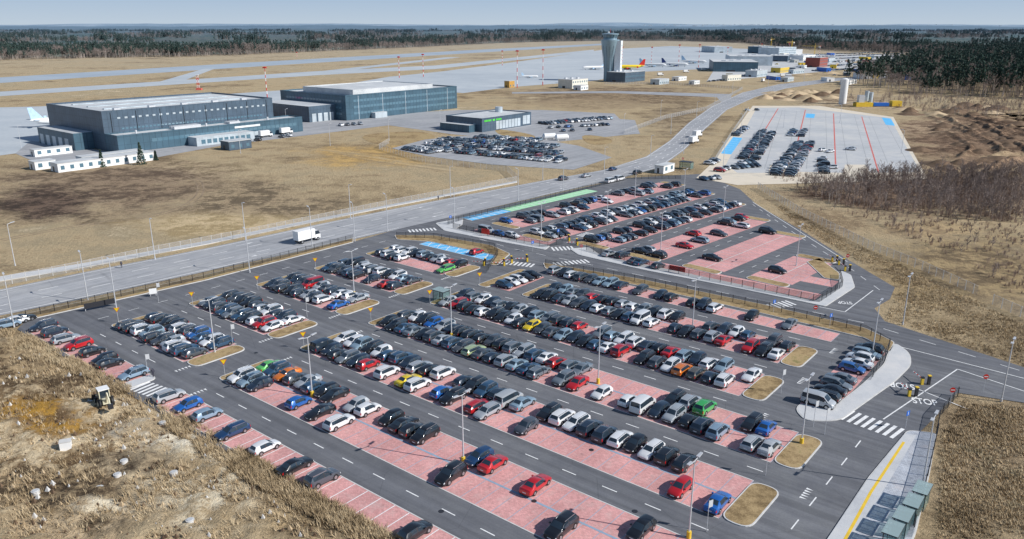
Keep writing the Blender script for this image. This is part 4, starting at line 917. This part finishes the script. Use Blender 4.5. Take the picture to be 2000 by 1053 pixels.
for yb in (2300,2900,3700,4700,6000):
    k=-.8
    while k<.8:
        Y=max(yb,Yedge(k)+350)+noise.noise((k*9,yb/500,1))*500
        if noise.noise((k*14,yb/300,7))>-.15: inst(random.choice(TP if R()<.7 else TB),'forest_stand',(k*Y,Y,U(4,9)),U(0,6.28),forest,U(1.0,1.5))
        k+=48/Y
WR=GP([(1690,172),(1760,184),(2000,194),(2400,206),(2400,115),(1790,108),(1800,130),(1720,150)])
xs=[p[0] for p in WR]; ys=[p[1] for p in WR]
yy=min(ys)
while yy<max(ys):
    xx=min(xs)
    while xx<max(xs):
        x,y=xx+U(-7,7),yy+U(-7,7)
        if inpoly(x,y,WR) and abs(x/y)<.85:
            near=not inpoly(x,y-60,WR) or not inpoly(x-60,y,WR)
            inst(random.choice(TB if R()<(.65 if near else .25) else TP),'forest_stand',(x,y,0),U(0,6.28),forest,U(.8,1.25))
        xx+=36
    yy+=36
NC,NR=520,200; vs=[]
for j in range(NR+1):
    for i in range(NC+1):
        k=-.9+1.8*i/NC; y0=Yedge(k)+110; Y=y0*((16000/y0)**(j/NR)); X=k*Y
        z=13+4.5*noise.noise((X/9,Y/16,0))+3*noise.noise((X/45,Y/60,3))+7*noise.noise((X/300,Y/500,9))
        if j==0: z=0
        z+=max(0,(Y-4000)/9000)*34*(.5+1.2*noise.noise((X/2200,Y/2000,5)))
        vs.append((X,Y,z))
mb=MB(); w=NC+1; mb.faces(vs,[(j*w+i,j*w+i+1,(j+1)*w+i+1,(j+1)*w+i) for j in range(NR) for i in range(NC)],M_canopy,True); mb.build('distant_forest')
M_hill=mottled('hazy_hills',[(.16,.24,.33),(.24,.33,.42),(.33,.41,.49)],(.0006,.003,.02),1,0)  # blue of far haze put straight into the hill colours
vs=[];n=300
for Y,a in ((15800,0),(17500,1),(24000,2)):
    for i in range(n+1):
        X=(-.95+1.9*i/n)*Y; z=[0,1,.8][a]*(66+40*max(0,noise.noise((X/2600,3.3,0))+.15)+9*noise.noise((X/400,1,0))+38*math.exp(-((X/Y-.13)/.1)**2)+30*math.exp(-((X/Y+.38)/.1)**2)); vs.append((X,Y,z))
w=n+1; mb=MB(); mb.faces(vs,[(j*w+i,j*w+i+1,(j+1)*w+i+1,(j+1)*w+i) for j in range(2) for i in range(n)],M_hill,True); mb.build('distant_hills')
mb=MB()
for i in range(140):
    X=random.gauss(.24,.12)*17000; Y=U(16500,17300); h=U(50,76); w_=U(8,30); mb.box(X-w_,X+w_,Y,Y+20,h-10,h+U(3,10),M_lclad,M_roof)
mb.build('distant_town')
def spruce(px,py,h):
    mb=MB(); mb.tube((0,0,0),(0,0,h),.2,.03,6,M_trunk,False)
    for i in range(420):
        f=R()**1.2*.95+.05; r=(1-f)*h*.26*U(.5,1); t=U(0,6.28); tri(mb,(r*math.cos(t),r*math.sin(t),f*h-.15*r),U(.25,.55),M_pine)
    mb.build('spruce_tree',G(px,py))
spruce(277,322,9.5); spruce(200,326,7); spruce(305,313,4)
M_bush=foli('bare_shrub',[(.20,.135,.105),(.31,.22,.17),(.45,.35,.275)]); M_tuft=mottled('dry_grass_blades',[(.20,.145,.085),(.38,.285,.17),(.56,.44,.28),(.40,.33,.21)],(.05,.4,3),bump=0)
def scrub(name,poly,n,h0,h1,m=M_bush,bar=0,th=-.3):
    W=GP(poly); xs=[p[0] for p in W];ys=[p[1] for p in W]; mb=MB(); c=0; tries=0
    while c<n and tries<n*12:
        tries+=1; x,y=U(min(xs),max(xs)),U(min(ys),max(ys))
        if not inpoly(x,y,W) or noise.noise((x/14,y/14,2))<th+U(-.2,.2): continue
        c+=1; h=U(h0,h1)*U(.6,1)
        if R()<bar: bare(mb,x,y,h*2.6,k=13,wd=.05); continue
        for j in range(18):
            t=U(0,6.28); r=U(0,.5)*h; s=Vector((x+math.cos(t)*r*.5,y+math.sin(t)*r*.5,0)); e=s+Vector((math.cos(t)*r,math.sin(t)*r,h*U(.5,1.1))); nn=Vector((-math.sin(t),math.cos(t),0))*.025*h**.5
            mb.face([s-nn,s+nn,e],m); mm=s.lerp(e,.6); mb.face([mm-nn,mm+nn,mm+Vector((U(-.4,.4)*h,U(-.4,.4)*h,.4*h))],m)
    mb.build(name)
scrub('shrub_thicket',[(1550,372),(1700,345),(2010,335),(2010,440),(1850,425),(1640,405)],2300,1.0,3,bar=.45,th=-.9)
scrub('shrub_thicket',[(1490,345),(1560,362),(1650,350),(1560,340)],80,.8,1.8)
scrub('shrub_thicket',[(1870,188),(2010,195),(2010,240),(1760,215),(1640,190)],420,1.5,4.5,bar=.4)
scrub('shrub_thicket',[(1540,400),(1700,430),(1900,520),(2010,600),(2010,440),(1800,425)],320,.6,1.8,bar=.15)
def grass(name,poly,n,h0,h1,m=M_tuft):
    W=GP(poly); xs=[p[0] for p in W];ys=[p[1] for p in W]; mb=MB(); c=0; tries=0
    while c<n and tries<n*12:
        tries+=1; x,y=U(min(xs),max(xs)),U(min(ys),max(ys))
        if not inpoly(x,y,W) or noise.noise((x/6,y/6,7))<-.1+U(-.45,.45): continue
        c+=1; h=U(h0,h1)
        for j in range(5):
            t=U(0,6.28); s=Vector((x+U(-.25,.25),y+U(-.25,.25),0)); e=s+Vector((math.cos(t)*h*.7,math.sin(t)*h*.7,h)); nn=Vector((-math.sin(t),math.cos(t),0))*.05; mb.face([s-nn,s+nn,e],m)
    mb.build(name)
grass('rough_grass',[(310,795),(360,812),(560,930),(790,1060),(700,1060),(480,940),(330,840)],4200,.4,1.0)
grass('rough_grass',[(0,640),(60,655),(260,760),(240,775),(130,720),(0,690)],1800,.4,.9)
grass('rough_grass',[(1490,385),(1700,490),(1910,590),(2010,640),(2010,720),(1730,620),(1760,560),(1560,440)],4500,.2,.55)
grass('rough_grass',[(1880,780),(2010,800),(2010,1060),(1830,1060),(1840,850)],4500,.2,.5)
grass('rough_grass',[(0,650),(280,780),(700,1053),(0,1053)],2200,.5,1.0)
W=GP([(0,650),(280,790),(680,1053),(0,1053)]); mb=MB()
for i in range(3200):
    x,y=U(-140,-5),U(75,140)
    if not inpoly(x,y,W): continue
    s=U(.06,.3)
    mb.faces([(x-s,y-s*.7,0),(x+s,y-s,0),(x+s*.8,y+s,0),(x-s,y+s,0),(x+U(-.3,.3)*s,y,s*1.2+.35)],[(0,1,4),(1,2,4),(2,3,4),(3,0,4)],random.choice((Md,Md,Ms,M_kerb)))
mb.build('soil_clods')
# ------------------------------------------------------------ light, sky, camera
sunv=Vector((.90,-.28,0)).normalized(); el=math.radians(35)
dirv=Vector((sunv.x*math.cos(el),sunv.y*math.cos(el),math.sin(el)))
sd=bpy.data.lights.new('sun','SUN'); sd.energy=5.0; sd.angle=math.radians(.5); sd.color=(1,.97,.925)
so=bpy.data.objects.new('sun',sd); scene.collection.objects.link(so); so.rotation_euler=dirv.to_track_quat('Z','Y').to_euler()
wd=bpy.data.worlds.new('World'); scene.world=wd; wd.use_nodes=True; nt=wd.node_tree; bg=nt.nodes['Background']
sk=nt.nodes.new('ShaderNodeTexSky'); sk.sky_type='NISHITA'; sk.sun_disc=False; sk.sun_elevation=el; sk.sun_rotation=math.atan2(sunv.x,sunv.y)
sk.air_density=1.0; sk.dust_density=.3; sk.ozone_density=1.5; sk.altitude=300
STR=.10
tc=nt.nodes.new('ShaderNodeTexCoord'); sx=nt.nodes.new('ShaderNodeSeparateXYZ'); nt.links.new(tc.outputs['Generated'],sx.inputs[0])
r=nt.nodes.new('ShaderNodeValToRGB'); el_=r.color_ramp.elements; nt.links.new(mrange(nt,sx.outputs[2],0,.06,0,1),r.inputs[0])
el_[0].position=0; el_[0].color=(.50,.60,.71,1); el_[1].position=1; el_[1].color=(.27,.42,.64,1)
hz=nt.nodes.new('ShaderNodeVectorMath'); hz.operation='SCALE'; nt.links.new(r.outputs[0],hz.inputs[0]); hz.inputs['Scale'].default_value=1/STR
nt.links.new(mixc(nt,mrange(nt,sx.outputs[2],.03,.3,.95,0,True),sk.outputs[0],hz.outputs[0]),bg.inputs[0]); bg.inputs[1].default_value=STR
cd=bpy.data.cameras.new('camera'); cam=bpy.data.objects.new('camera',cd); scene.collection.objects.link(cam)
cam.location=(0,0,H); cam.rotation_euler=(math.pi/2-P,0,0); cd.sensor_width=36; cd.lens=36*F/2000; cd.clip_end=60000; cd.clip_start=.5
scene.camera=cam
scene.view_settings.view_transform='Standard'; scene.view_settings.look='None'; scene.view_settings.exposure=0
